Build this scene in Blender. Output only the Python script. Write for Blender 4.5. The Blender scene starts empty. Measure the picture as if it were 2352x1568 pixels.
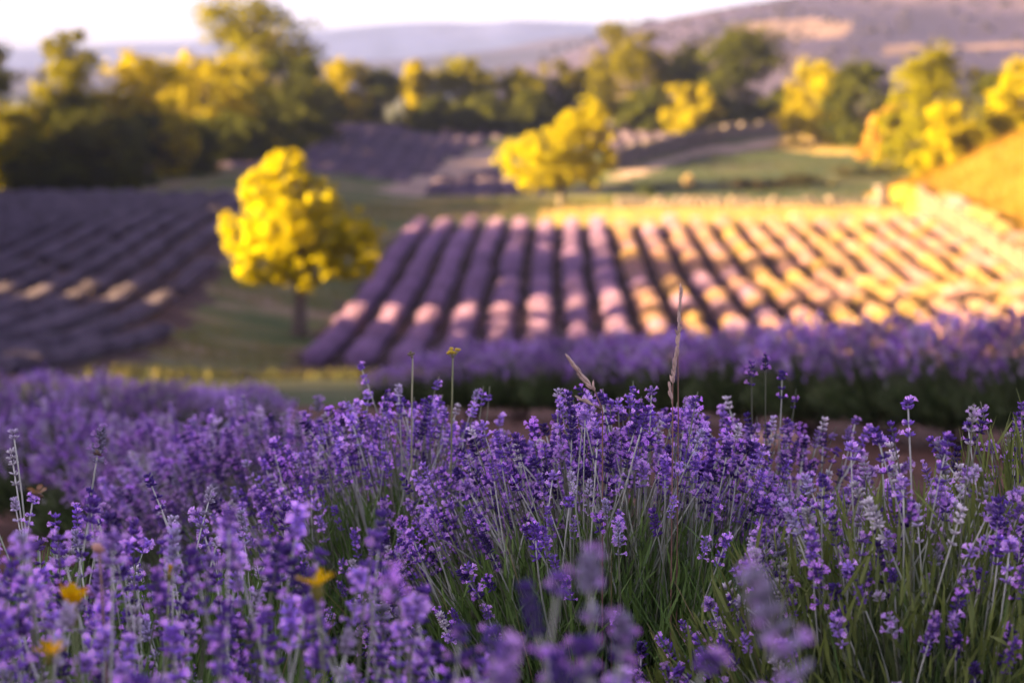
import bpy, math, random
import numpy as np

# ------------------------------------------------------------------ camera, sky, sun, exposure
sc = bpy.context.scene
C = sc.collection
random.seed(7)
R = math.radians
FD = 5553.0                                  # focal length in pixels of a 2352 px wide picture (85 mm on 36 mm)
PITCH = math.atan(634 / FD)
cam = bpy.data.cameras.new('camera')
cam.lens = 85; cam.sensor_width = 36
cam.clip_start = 0.05; cam.clip_end = 9000
cam.dof.use_dof = True; cam.dof.focus_distance = 2.95; cam.dof.aperture_fstop = 5.8
cam.dof.aperture_blades = 9
camo = bpy.data.objects.new('camera', cam); C.objects.link(camo)
camo.location = (0, 0, 0); camo.rotation_euler = (math.pi / 2 - PITCH, 0, 0)
sc.camera = camo

SUN_EL, SUN_A = 11.0, 18.0                    # sun height; light travels to the right and 18 degrees away from the camera
w = bpy.data.worlds.new('World'); sc.world = w; w.use_nodes = True
nt = w.node_tree
sky = nt.nodes.new('ShaderNodeTexSky'); sky.sky_type = 'NISHITA'; sky.sun_disc = False
sky.sun_elevation = R(SUN_EL); sky.sun_rotation = R(270 - SUN_A)
sky.ozone_density = 1.5; sky.dust_density = 1.15; sky.air_density = 0.7; sky.altitude = 0
tint = nt.nodes.new('ShaderNodeMix'); tint.data_type = 'RGBA'; tint.blend_type = 'MULTIPLY'
tint.inputs['Factor'].default_value = 1.0
tint.inputs['B'].default_value = (0.69, 0.57, 0.665, 1)
hsv = nt.nodes.new('ShaderNodeHueSaturation'); hsv.inputs['Saturation'].default_value = 0.45   # a milky evening sky
nt.links.new(sky.outputs[0], hsv.inputs['Color']); nt.links.new(hsv.outputs[0], tint.inputs['A'])
nt.links.new(tint.outputs['Result'], nt.nodes['Background'].inputs[0])
nt.nodes['Background'].inputs[1].default_value = 0.05
sl = bpy.data.lights.new('sun', 'SUN'); sl.energy = 5.0; sl.angle = R(0.5); sl.color = (1.0, 0.70, 0.27)
so = bpy.data.objects.new('sun', sl); C.objects.link(so)
a_, e_ = R(SUN_A), R(SUN_EL)
SUN_D = np.array([math.cos(a_) * math.cos(e_), math.sin(a_) * math.cos(e_), -math.sin(e_)])
from mathutils import Vector, Matrix, Quaternion
so.rotation_euler = Vector(SUN_D).to_track_quat('-Z', 'Y').to_euler()
so.location = (-60, -20, 40)
vs = sc.view_settings
vs.view_transform = 'Standard'; vs.look = 'None'; vs.gamma = 1.0; vs.use_curve_mapping = False
vs.exposure = 3.75
sc.render.engine = 'CYCLES'
cy = sc.cycles
cy.use_denoising = True
cy.max_bounces = 6; cy.diffuse_bounces = 3; cy.transmission_bounces = 4; cy.transparent_max_bounces = 6; cy.volume_bounces = 1
cy.caustics_reflective = False; cy.caustics_refractive = False
cy.sample_clamp_indirect = 6.0

# ------------------------------------------------------------------ helpers
def at(xd, yd, Y):
    """world point seen at picture position (xd, yd) of the 2352 px wide picture, Y metres ahead"""
    u = (xd - 1176) / FD; v = -(yd - 784) / FD
    d = np.array([u, v * math.sin(PITCH) + math.cos(PITCH), v * math.cos(PITCH) - math.sin(PITCH)])
    return d * (Y / d[1])

def tag(o, label=None, cat=None, group=None, kind=None):
    if label: o['label'] = label
    if cat: o['category'] = cat
    if group: o['group'] = group
    if kind: o['kind'] = kind
    return o

def empty(name, loc=(0, 0, 0), rz=0.0, scale=1.0):
    o = bpy.data.objects.new(name, None); C.objects.link(o)
    o.location = loc; o.rotation_euler = (0, 0, rz); o.scale = (scale,) * 3
    o.empty_display_size = 0.1
    return o

def link(name, me, parent=None, loc=(0, 0, 0)):
    o = bpy.data.objects.new(name, me); C.objects.link(o)
    o.location = loc
    if parent is not None: o.parent = parent
    return o

def mesh(name, V, Q, mat, Col=None, smooth=False, mi=None):
    """quads (or triangles) from arrays; Col = one colour per vertex"""
    V = np.asarray(V, np.float32); Q = np.asarray(Q, np.int32)
    k = Q.shape[1]
    me = bpy.data.meshes.new(name)
    me.vertices.add(len(V)); me.vertices.foreach_set('co', V.ravel())
    me.loops.add(Q.size); me.loops.foreach_set('vertex_index', Q.ravel())
    me.polygons.add(len(Q)); me.polygons.foreach_set('loop_start', np.arange(0, Q.size, k, dtype=np.int32))
    if smooth: me.polygons.foreach_set('use_smooth', np.ones(len(Q), bool))
    mats = mat if isinstance(mat, (list, tuple)) else [mat]
    for m in mats: me.materials.append(m)
    if mi is not None: me.polygons.foreach_set('material_index', np.asarray(mi, np.int32))
    if Col is not None:
        at_ = me.color_attributes.new('Col', 'FLOAT_COLOR', 'POINT')
        c4 = np.ones((len(V), 4), np.float32); c4[:, :3] = Col
        at_.data.foreach_set('color', c4.ravel())
    me.update(calc_edges=True)
    return me

class Geo:
    """collects quads with vertex colours and a material number"""
    def __init__(self): self.V = []; self.Q = []; self.C = []; self.M = []; self.n = 0
    def add(self, V, Q, col, m=0):
        V = np.asarray(V, np.float32).reshape(-1, 3); Q = np.asarray(Q, np.int32).reshape(-1, 4)
        col = np.asarray(col, np.float32)
        if col.ndim == 1: col = np.tile(col, (len(V), 1))
        self.V.append(V); self.Q.append(Q + self.n); self.C.append(col); self.M.append(np.full(len(Q), m, np.int32)); self.n += len(V)
    def arrays(self): return np.vstack(self.V), np.vstack(self.Q), np.vstack(self.C), np.concatenate(self.M)
    def build(self, name, mats, smooth=True):
        V, Q, Cc, M = self.arrays()
        return mesh(name, V, Q, mats, Cc, smooth, M)

def basis(d, roll):
    """N rotation matrices whose third column is d"""
    d = d / np.linalg.norm(d, axis=1, keepdims=True)
    ref = np.where(np.abs(d[:, 2:3]) > 0.95, np.array([[1., 0, 0]]), np.array([[0, 0, 1.]]))
    x = np.cross(ref, d); x /= np.linalg.norm(x, axis=1, keepdims=True)
    y = np.cross(d, x)
    c, s = np.cos(roll)[:, None], np.sin(roll)[:, None]
    return np.stack([x * c + y * s, y * c - x * s, d], axis=2)

def stamp(tV, tQ, Ms, off, scale=1.0):
    """copies of a template, returned as arrays"""
    n = len(off); k = len(tV)
    sc_ = np.broadcast_to(np.asarray(scale, float).reshape(-1, 1, 1) if np.ndim(scale) == 1 else np.asarray(scale, float), (n, k, 3)) if np.ndim(scale) <= 1 else scale
    V = np.einsum('nij,nkj->nki', Ms, np.broadcast_to(tV, (n, k, 3)) * sc_) + off[:, None, :]
    Q = (tQ[None] + (np.arange(n) * k)[:, None, None]).reshape(-1, 4)
    return V.reshape(-1, 3), Q

def tube(pts, rad, sides=6):
    pts = np.asarray(pts, float); n = len(pts)
    rad = np.broadcast_to(np.asarray(rad, float), (n,))
    t = np.gradient(pts, axis=0); B = basis(t, np.zeros(n))
    a = np.arange(sides) * 2 * math.pi / sides
    ring = np.stack([np.cos(a), np.sin(a), 0 * a], 1)
    V = (np.einsum('nij,kj->nki', B, ring) * rad[:, None, None] + pts[:, None, :]).reshape(-1, 3)
    Q = []
    for i in range(n - 1):
        for j in range(sides):
            Q.append((i * sides + j, i * sides + (j + 1) % sides, (i + 1) * sides + (j + 1) % sides, (i + 1) * sides + j))
    c0 = len(V); V = np.vstack([V, pts[:1], pts[-1:]])
    for j in range(0, sides, 2):
        Q.append((c0, (j + 2) % sides, (j + 1) % sides, j))
        b = (n - 1) * sides
        Q.append((c0 + 1, b + j, b + (j + 1) % sides, b + (j + 2) % sides))
    return V, np.array(Q)

def bez(a, b, c, n):
    t = np.linspace(0, 1, n)[:, None]
    a, b, c = map(lambda q: np.asarray(q, float), (a, b, c))
    return (1 - t) ** 2 * a + 2 * t * (1 - t) * b + t ** 2 * c

def sstep(a, b, x):
    t = np.clip((x - a) / (b - a), 0, 1); return t * t * (3 - 2 * t)

rng = np.random.default_rng(11)
ORD = ['first', 'second', 'third', 'fourth', 'fifth', 'sixth', 'seventh', 'eighth', 'ninth', 'tenth', 'eleventh', 'twelfth', 'thirteenth', 'fourteenth',
       'fifteenth', 'sixteenth', 'seventeenth', 'eighteenth', 'nineteenth', 'twentieth', 'twenty-first', 'twenty-second', 'twenty-third', 'twenty-fourth',
       'twenty-fifth', 'twenty-sixth']

# ------------------------------------------------------------------ materials
def new_mat(name):
    m = bpy.data.materials.new(name); m.use_nodes = True
    n = m.node_tree.nodes; l = m.node_tree.links
    n.clear()
    return m, n, l

def leaf_mat(name, trans=0.35, tcol=(1, 1, 1), var=0.25, rough=0.6, gloss=0.05):
    """vertex colour times a random brightness for each object; thin leaves let light through"""
    m, n, l = new_mat(name)
    at_ = n.new('ShaderNodeAttribute'); at_.attribute_name = 'Col'
    oi = n.new('ShaderNodeObjectInfo')
    mr = n.new('ShaderNodeMapRange'); mr.inputs['To Min'].default_value = 1 - var; mr.inputs['To Max'].default_value = 1 + var
    l.new(oi.outputs['Random'], mr.inputs['Value'])
    mx = n.new('ShaderNodeMix'); mx.data_type = 'RGBA'; mx.blend_type = 'MULTIPLY'; mx.inputs['Factor'].default_value = 1
    l.new(at_.outputs['Color'], mx.inputs['A']); l.new(mr.outputs['Result'], mx.inputs['B'])
    d = n.new('ShaderNodeBsdfPrincipled'); d.inputs['Roughness'].default_value = rough
    d.inputs['Specular IOR Level'].default_value = gloss * 4
    l.new(mx.outputs['Result'], d.inputs['Base Color'])
    out = n.new('ShaderNodeOutputMaterial')
    if trans > 0:
        t = n.new('ShaderNodeBsdfTranslucent')
        m2 = n.new('ShaderNodeMix'); m2.data_type = 'RGBA'; m2.blend_type = 'MULTIPLY'; m2.inputs['Factor'].default_value = 1
        m2.inputs['B'].default_value = (*tcol, 1)
        l.new(mx.outputs['Result'], m2.inputs['A']); l.new(m2.outputs['Result'], t.inputs['Color'])
        ms = n.new('ShaderNodeMixShader'); ms.inputs[0].default_value = trans
        l.new(d.outputs[0], ms.inputs[1]); l.new(t.outputs[0], ms.inputs[2]); l.new(ms.outputs[0], out.inputs[0])
    else:
        l.new(d.outputs[0], out.inputs[0])
    return m

def ground_mat(name, cols, scale=1.0, detail=8, bump=0.3, fine=14.0, stretch=(1, 1, 1)):
    """three earth or grass colours mixed by two sizes of noise"""
    m, n, l = new_mat(name)
    tc = n.new('ShaderNodeTexCoord'); mp = n.new('ShaderNodeMapping'); mp.inputs['Scale'].default_value = stretch
    l.new(tc.outputs['Object'], mp.inputs['Vector'])
    n1 = n.new('ShaderNodeTexNoise'); n1.inputs['Scale'].default_value = scale; n1.inputs['Detail'].default_value = detail
    n2 = n.new('ShaderNodeTexNoise'); n2.inputs['Scale'].default_value = fine; n2.inputs['Detail'].default_value = 6
    l.new(mp.outputs[0], n1.inputs['Vector']); l.new(mp.outputs[0], n2.inputs['Vector'])
    r = n.new('ShaderNodeValToRGB'); r.color_ramp.elements[0].position = 0.35; r.color_ramp.elements[1].position = 0.65
    r.color_ramp.elements[0].color = (*cols[0], 1); r.color_ramp.elements[1].color = (*cols[2], 1)
    e = r.color_ramp.elements.new(0.5); e.color = (*cols[1], 1)
    l.new(n1.outputs[0], r.inputs[0])
    mx = n.new('ShaderNodeMix'); mx.data_type = 'RGBA'; mx.blend_type = 'OVERLAY'; mx.inputs['Factor'].default_value = 0.55
    l.new(r.outputs[0], mx.inputs['A']); l.new(n2.outputs[0], mx.inputs['B'])
    d = n.new('ShaderNodeBsdfPrincipled'); d.inputs['Roughness'].default_value = 0.95; d.inputs['Specular IOR Level'].default_value = 0.1
    l.new(mx.outputs['Result'], d.inputs['Base Color'])
    b = n.new('ShaderNodeBump'); b.inputs['Strength'].default_value = bump; b.inputs['Distance'].default_value = 0.05
    l.new(n2.outputs[0], b.inputs['Height']); l.new(b.outputs[0], d.inputs['Normal'])
    out = n.new('ShaderNodeOutputMaterial'); l.new(d.outputs[0], out.inputs[0])
    return m

M_TREE = leaf_mat('tree_leaves', 0.26, (1.1, 1.0, 0.6), 0.12, 0.8, 0.0)
M_BLOOM = leaf_mat('lavender_bloom', 0.30, (1.2, 0.9, 1.2), 0.30, 0.5)
M_STEM = leaf_mat('lavender_stem', 0.0, var=0.25)
M_LEAF = leaf_mat('lavender_leaf', 0.25, (1.0, 1.1, 0.4), 0.15)
M_ROWF = leaf_mat('field_lavender', 0.15, (1, 1, 1), 0.18, 0.9, 0.0)
M_GRASS = leaf_mat('grass_blades', 0.35, (1.1, 1.0, 0.5), 0.2, 0.8, 0.0)
M_BARK = ground_mat('bark', [(0.06, 0.045, 0.04), (0.10, 0.08, 0.07), (0.15, 0.12, 0.10)], 6, bump=0.6, fine=30)
M_PLAIN = leaf_mat('painted_parts', 0.0, var=0.0)
M_STONE = ground_mat('dry_stone', [(0.09, 0.075, 0.08), (0.13, 0.105, 0.11), (0.19, 0.145, 0.13)], 1.5, bump=0.8, fine=9)
M_WARM = ground_mat('warm_stone', [(0.09, 0.05, 0.045), (0.13, 0.075, 0.065), (0.18, 0.105, 0.09)], 1.5, bump=0.8, fine=9)
M_SOIL = ground_mat('red_soil', [(0.085, 0.045, 0.035), (0.13, 0.066, 0.05), (0.19, 0.10, 0.075)], 2.2, bump=0.9, fine=18)
M_FSOIL = ground_mat('field_soil', [(0.05, 0.03, 0.034), (0.07, 0.042, 0.044), (0.10, 0.06, 0.055)], 0.8, bump=0.6, fine=7)
M_PATH = ground_mat('path_grass', [(0.06, 0.085, 0.028), (0.11, 0.115, 0.045), (0.23, 0.165, 0.11)], 0.28, bump=0.6, fine=3.5)
M_LAWN = ground_mat('meadow_grass', [(0.03, 0.045, 0.03), (0.045, 0.058, 0.036), (0.075, 0.07, 0.05)], 0.22, bump=0.5, fine=3.0, stretch=(1, 0.5, 1))
M_DRY = ground_mat('dry_grass', [(0.20, 0.15, 0.07), (0.29, 0.21, 0.10), (0.36, 0.26, 0.14)], 0.4, bump=0.5, fine=5)
M_PINK = ground_mat('pale_earth', [(0.26, 0.18, 0.15), (0.34, 0.24, 0.20), (0.38, 0.27, 0.23)], 0.4, bump=0.4, fine=4)
M_LFAR = ground_mat('far_lavender_ground', [(0.06, 0.055, 0.06), (0.08, 0.065, 0.09), (0.11, 0.085, 0.12)], 0.35, bump=0.7, fine=2.2, stretch=(1, 0.35, 1))
M_BANK = ground_mat('golden_bank_grass', [(0.13, 0.072, 0.010), (0.17, 0.098, 0.014), (0.20, 0.115, 0.028)], 0.5, bump=0.5, fine=6)

M_VALLEY = ground_mat('valley_woods', [(0.05, 0.055, 0.035), (0.08, 0.08, 0.05), (0.13, 0.11, 0.08)], 0.03, bump=0.3, fine=0.2)

# ------------------------------------------------------------------ terrain
WALL_X = 21.3
def hz(x, y):
    x = np.asarray(x, float); y = np.asarray(y, float)
    near = np.where(y < 12.5, -1.10 - 0.0842 * (y - 3.0), -1.9 - 0.1232 * (y - 12.5))
    near = np.where(y < 0, -0.85 - 0.02 * y, near)
    yc = np.minimum(y, 255)
    plane = -10.59 + 0.0189 * yc - 0.012 * np.clip(y - 255, 0, 1200)
    k = 0.5
    z = np.maximum(near, plane) + k * np.log1p(np.exp(-np.abs(near - plane) / k)) * (y > 20)
    far_ = sstep(45, 75, y)
    z = z + far_ * 1.2 * sstep(-5, -15, x) * sstep(260, 200, y)
    z = z + far_ * (0.10 * np.sin(y / 7.0 + x / 9.0) + 0.12 * np.sin(y / 17.0 - x / 21.0 + 1.0))
    z = z + sstep(-9, -3, x) * (0.15 * sstep(97, 113, y) * sstep(150, 128, y) - 0.22 * np.exp(-((y - 96) / 5.0) ** 2))
    bank = sstep(60, 76, y) * sstep(150, 134, y)
    st = np.clip((x - WALL_X) / 0.3, 0, 1)
    z = z + bank * (1.15 * st + 3.4 * sstep(0, 9.0, x - WALL_X) )
    return z

def geo_range(a, b, n, p=2.2):
    t = np.linspace(0, 1, n) ** p
    return a + (b - a) * t
xs = np.concatenate([-geo_range(48, 2300, 26)[::-1][:-1], np.arange(-48, 46, 0.30), geo_range(46, 2300, 26)])
ys = np.concatenate([-geo_range(6, 250, 14)[::-1][:-1], np.arange(-6, 262, 0.5), geo_range(262, 3050, 30)])
XX, YY = np.meshgrid(xs, ys, indexing='ij')
ZZ = hz(XX, YY)
nx, ny = len(xs), len(ys)
GV = np.stack([XX, YY, ZZ], 2).reshape(-1, 3)
ii, jj = np.meshgrid(np.arange(nx - 1), np.arange(ny - 1), indexing='ij')
GQ = np.stack([ii * ny + jj, (ii + 1) * ny + jj, (ii + 1) * ny + jj + 1, ii * ny + jj + 1], 2).reshape(-1, 4)
cx = GV[GQ].mean(1)
fx, fy = cx[:, 0], cx[:, 1]
def plane_xy(xd, yd):
    Y = 58822.0 / (yd - 45.0); return ((xd - 1176) / FD * Y, Y)
def inpoly(poly_d):
    P = np.array([plane_xy(*p) for p in poly_d]); r = np.zeros(len(fx), bool); j = len(P) - 1
    wob = 0.35 * np.sin(fy * 1.3) + 0.25 * np.sin(fy * 3.1 + fx)
    px, py = fx + wob, fy + 0.8 * np.sin(fx * 0.7)
    for i in range(len(P)):
        c = ((P[i, 1] > py) != (P[j, 1] > py)) & (px < (P[j, 0] - P[i, 0]) * (py - P[i, 1]) / (P[j, 1] - P[i, 1] + 1e-9) + P[i, 0])
        r ^= c; j = i
    return r
def xl(y): return -10.25 - 0.048 * (y - 72)          # right edge of the left field
def xr(y): return -6.5 + 0.029 * (y - 79)            # left edge of the right field
zone = np.zeros(len(fx), int)                        # 0 = ground in general
wv = 0.25 * np.sin(fy * 0.9) + 0.2 * np.sin(fy * 2.3)
Z_FAR = [(5, inpoly([(520, 425), (560, 360), (640, 325), (900, 298), (1160, 298), (1060, 345), (880, 420), (700, 432)])),
         (6, inpoly([(870, 448), (1000, 372), (1130, 338), (1180, 345), (1130, 385), (1050, 420), (985, 452)])),
         (5, inpoly([(1000, 448), (1060, 402), (1150, 385), (1210, 400), (1200, 450), (1100, 457)])),
         (4, inpoly([(1380, 452), (1450, 396), (1600, 348), (1800, 330), (2130, 345), (2140, 452), (1800, 462)])),
         (6, inpoly([(1400, 402), (1600, 338), (1800, 318), (1800, 331), (1600, 352), (1440, 408)])),
         (5, inpoly([(1380, 345), (1560, 318), (1800, 288), (1380, 288)])),
         (3, inpoly([(1765, 336), (1830, 305), (2060, 296), (2070, 345), (1900, 350)])),
         (6, inpoly([(330, 425), (380, 400), (520, 385), (520, 420), (420, 432)]))]
for k, msk in Z_FAR: zone[msk] = k
zone[(fy > 46) & (fy < 131) & (fx < xl(fy) + wv) & (fx > -34)] = 1
zone[(fy > 62) & (fy < 122) & (fx > xr(fy) + wv) & (fx < WALL_X - 0.6)] = 2
zone[(fy >= 122) & (fy < 131.8) & (fx > 1.5) & (fx < WALL_X)] = 3
zone[(fy > 20) & (zone == 0)] = 7
zone[(fy > 236) & (zone == 7)] = 9
zone[(fx > WALL_X) & (fx < 46) & (fy > 68) & (fy < 147)] = 8
for k, nm, mt in ((0, 'ground', M_SOIL), (1, 'field_soil_left', M_FSOIL), (2, 'field_soil_right', M_FSOIL), (3, 'dry_grass_ground', M_DRY), (4, 'meadow_ground', M_LAWN),
                  (5, 'far_field_ground', M_LFAR), (6, 'path_earth', M_PINK), (7, 'grass_path', M_PATH), (8, 'bank_ground', M_BANK), (9, 'valley_ground', M_VALLEY)):
    q = GQ[zone == k]
    if not len(q): continue
    u, inv = np.unique(q, return_inverse=True)
    o = link(nm, mesh(nm, GV[u], inv.reshape(-1, 4), mt, None, True))
    tag(o, kind='structure')

# ------------------------------------------------------------------ hills and mountains
def vnoise(x, y, seed, oct=4):
    r = np.random.default_rng(seed); v = np.zeros(np.broadcast(x, y).shape); a = 1.0
    for o in range(oct):
        for _ in range(3):
            th = r.uniform(0, 6.28); f = 2 ** o; p = r.uniform(0, 6.28)
            v = v + a * np.sin((x * math.cos(th) + y * math.sin(th)) * f + p) / 3
        a *= 0.5
    return v
def hill(name, Yc, depth, crest, mat, seed, rough, foot=-14.0, nu=260, nv=46, fields=()):
    cxs = np.array([c[0] for c in crest], float); cys = np.array([c[1] for c in crest], float)
    xd = np.linspace(cxs[0], cxs[-1], nu)
    yd = np.interp(xd, cxs, cys); yd = np.convolve(np.pad(yd, 3, mode='edge'), np.ones(7) / 7, 'valid')
    X = (xd - 1176) / FD * Yc
    zc = -(yd - 150) / FD * Yc
    t = np.linspace(-1, 1, nv)
    prof = np.where(t < 0, np.sin((t + 1) * math.pi / 2) ** 1.15, np.cos(t * math.pi / 2))
    Xg, Tg = np.meshgrid(X, t, indexing='ij')
    Y = Yc + Tg * depth
    nz = vnoise(Xg / (depth * 0.35), Y / (depth * 0.35), seed, 5)
    Z = foot + (zc[:, None] - foot) * prof[None, :] + rough * nz * (prof[None, :] ** 0.5) * np.where(np.abs(Tg) < 0.06, 0.35, 1)
    V = np.stack([Xg, Y, Z], 2).reshape(-1, 3)
    i, j = np.meshgrid(np.arange(nu - 1), np.arange(nv - 1), indexing='ij')
    Q = np.stack([i * nv + j, (i + 1) * nv + j, (i + 1) * nv + j + 1, i * nv + j + 1], 2).reshape(-1, 4)
    mi = None
    if fields:                                     # pale stubble fields lying on the slope
        c = V[Q].mean(1); fx_ = 1176 + c[:, 0] / c[:, 1] * FD; fy_ = 150 - c[:, 2] / c[:, 1] * FD
        mi = np.zeros(len(Q), int)
        for x0, y0, rx, ry in fields: mi[(np.abs((fx_ - x0) / rx) ** 3 + np.abs((fy_ - y0 - 0.04 * (x0 - fx_)) / ry) ** 3 < 1) & (c[:, 1] < Yc)] = 1
    o = link(name, mesh(name, V, Q, mat, None, True, mi)); tag(o, kind='structure')
    return V.reshape(nu, nv, 3)
M_HFAR = ground_mat('far_mountain', [(0.026, 0.034, 0.11), (0.032, 0.041, 0.13), (0.04, 0.048, 0.14)], 0.006, bump=0.0, fine=0.02)  # blue of distance haze put into this hill colour and the next
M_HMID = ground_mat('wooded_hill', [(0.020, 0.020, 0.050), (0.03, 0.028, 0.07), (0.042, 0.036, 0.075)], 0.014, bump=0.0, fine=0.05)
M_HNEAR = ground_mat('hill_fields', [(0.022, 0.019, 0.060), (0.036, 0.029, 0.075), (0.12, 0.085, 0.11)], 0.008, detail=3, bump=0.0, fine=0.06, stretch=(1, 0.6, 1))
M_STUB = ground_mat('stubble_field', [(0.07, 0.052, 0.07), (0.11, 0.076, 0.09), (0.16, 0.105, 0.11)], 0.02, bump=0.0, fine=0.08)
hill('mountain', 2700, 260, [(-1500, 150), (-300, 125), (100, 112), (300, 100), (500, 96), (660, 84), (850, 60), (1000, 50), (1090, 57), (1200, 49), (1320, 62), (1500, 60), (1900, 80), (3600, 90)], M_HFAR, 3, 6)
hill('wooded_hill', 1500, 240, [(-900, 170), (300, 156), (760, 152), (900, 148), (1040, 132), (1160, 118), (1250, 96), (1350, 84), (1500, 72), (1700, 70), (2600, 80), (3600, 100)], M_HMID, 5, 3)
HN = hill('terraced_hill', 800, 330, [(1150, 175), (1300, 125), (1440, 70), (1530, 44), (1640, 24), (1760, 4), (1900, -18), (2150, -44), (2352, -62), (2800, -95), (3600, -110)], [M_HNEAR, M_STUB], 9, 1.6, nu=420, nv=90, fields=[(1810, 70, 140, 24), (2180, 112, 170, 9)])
# scrub on the near hill: one mass nobody could count
blobV, blobQ = None, None
def blob(seed, nu=8, nv=5):
    r = np.random.default_rng(seed)
    a = np.arange(nu) * 2 * math.pi / nu; b = np.linspace(0.12, math.pi * 0.62, nv)
    A, B = np.meshgrid(a, b); rr = 1 + r.uniform(-0.18, 0.18, A.shape)
    V = np.stack([np.cos(A) * np.sin(B) * rr, np.sin(A) * np.sin(B) * rr, np.cos(B) * rr], 2).reshape(-1, 3)
    Q = [(i * nu + j, (i + 1) * nu + j, (i + 1) * nu + (j + 1) % nu, i * nu + (j + 1) % nu) for i in range(nv - 1) for j in range(nu)]
    Q += [(0, j, j + 1, (j + 2) % nu) for j in range(1, nu - 1, 2)]
    return V, np.array(Q)
g = Geo()
for k in range(5):
    bv, bq = blob(k)
    n = 500
    iu = rng.integers(0, HN.shape[0], n); iv = rng.integers(8, 50, n)
    P = HN[iu, iv] + rng.normal(0, 1, (n, 3)) * np.array([4, 5, 0])
    keep = vnoise(P[:, 0] / 60, P[:, 1] / 60, 21, 3) > -0.15
    P = P[keep]; n = len(P)
    V, Q = stamp(bv, bq, basis(np.tile([[0, 0, 1.]], (n, 1)), rng.uniform(0, 6, n)), P, rng.uniform(0.4, 1.1, n))
    col = np.repeat(rng.uniform(0.7, 1.3, (n, 1)) * np.array([[0.028, 0.024, 0.04]]), len(bv), 0)
    g.add(V, Q, col)
tag(link('hillside_scrub', g.build('hillside_scrub', [M_ROWF])), 'dark scrub dotted over the pale fields of the hill at upper right', 'scrub', kind='stuff')

# ------------------------------------------------------------------ trees
GOLD = ((0.31, 0.27, 0.004), (0.42, 0.345, 0.004))
LEAFV = np.array([[0, 0, 0], [0.42, 0.5, 0.06], [0, 1.0, 0], [-0.42, 0.5, 0.06]]) - np.array([0, 0.5, 0])
LEAFQ = np.array([[0, 1, 2, 3]])
def crown_geo(lobes, n, size, seed, cols, sub=0.34, per=None, bias=0.8, reach=0.86):
    """leaves gathered in clumps through the lobes of a crown: lobe = (x, y, z, rx, ry, rz)"""
    r = np.random.default_rng(seed)
    L = np.array(lobes, float); vol = L[:, 3] * L[:, 4] * L[:, 5]; pr = vol ** 0.8; pr /= pr.sum()
    ncl = max(14, int(n / (per or 70)))
    which = r.choice(len(L), ncl, p=pr)
    d = r.normal(size=(ncl, 3)); d /= np.linalg.norm(d, axis=1, keepdims=True)
    rad = r.uniform(0.25, 1.0, ncl) ** 0.55
    cc = L[which, :3] + d * rad[:, None] * L[which, 3:] * reach * (1 + (reach > 0.9) * 0.25 * r.uniform(0, 1, (ncl, 1)) ** 4)
    cr = sub * L[which, 3:].mean(1) * r.uniform(0.6, 1.25, ncl)
    pick = r.integers(0, ncl, n)
    q = r.normal(size=(n, 3)); q /= np.linalg.norm(q, axis=1, keepdims=True)
    rr = r.uniform(0, 1, n) ** 0.5
    P = cc[pick] + q * (rr * cr[pick])[:, None] * np.array([1, 1, 0.8])
    outw = q + 0.5 * d[pick]
    nrm = outw * bias + r.normal(size=(n, 3)) * 0.6
    B = basis(nrm, r.uniform(0, 6.28, n))
    V, Q = stamp(LEAFV, LEAFQ, B, P, size * r.uniform(0.65, 1.35, n))
    c0, c1 = np.array(cols[0]), np.array(cols[1])
    t = np.clip(r.uniform(0, 1, ncl)[pick] * 0.7 + r.uniform(0, 0.3, n), 0, 1)[:, None]
    col = np.repeat((c0 * (1 - t) + c1 * t) * r.uniform(0.8, 1.2, (n, 1)), 4, 0)
    return V, Q, col, cc
def make_tree(name, loc, trunk_h, trunk_r, lobes, n, size, seed, cols, label, group, per=None, sub=0.34, lean=(0, 0), fork=True, nlimb=14):
    r = np.random.default_rng(seed + 500)
    root = empty(name, loc)
    V, Q, col, cc = crown_geo(lobes, n, size, seed, cols, per=per, sub=sub, reach=0.93 if cols is GOLD else 0.86)
    link('crown', mesh('crown', V, Q, M_TREE, col, False), root)
    L = np.array(lobes); top = L[:, :3].mean(0); top = np.array([top[0] * 0.6, top[1] * 0.6, max(trunk_h * 1.25, top[2])])
    g = Geo()
    pts = bez((0, 0, -0.15), (lean[0] * 0.3, lean[1] * 0.3, trunk_h * 0.6), (lean[0], lean[1], trunk_h), 7)
    rad = np.linspace(trunk_r, trunk_r * 0.72, 7); rad[0] *= 1.35
    V, Q = tube(pts, rad, 8); g.add(V, Q, (1, 1, 1))
    V, Q = tube(bez((lean[0], lean[1], trunk_h - 0.02), (lean[0], lean[1], trunk_h * 1.2), top, 6), np.linspace(trunk_r * 0.7, trunk_r * 0.2, 6), 6); g.add(V, Q, (1, 1, 1))
    link('trunk', g.build('trunk', [M_BARK]), root)
    g = Geo()
    for k in r.choice(len(cc), min(nlimb, len(cc)), replace=False):
        s = np.array([lean[0], lean[1], trunk_h * r.uniform(0.82, 1.0)])
        m = s * 0.5 + cc[k] * 0.5 + np.array([0, 0, 0.12 * np.linalg.norm(cc[k] - s)])
        V, Q = tube(bez(s, m, cc[k], 6), np.linspace(trunk_r * 0.42, trunk_r * 0.08, 6), 5); g.add(V, Q, (1, 1, 1))
    link('branches', g.build('branches', [M_BARK]), root)
    tag(root, label, 'tree', group)
    return root
def px_lobes(lobes, Y, base):
    """lobes given in picture pixels around the tree, turned into metres at the distance of the tree: (xd, yd, rx, rz, dy)"""
    s = Y / FD; bx, bz = base
    return [((x - bx) * s, dy, (bz - y) * s, rx * s, (rx + rz) * 0.5 * s, rz * s) for x, y, rx, rz, dy in lobes]
def ground_at(xd, Y):
    X = (xd - 1176) / FD * Y; return np.array([X, Y, float(hz(X, Y))])
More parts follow.
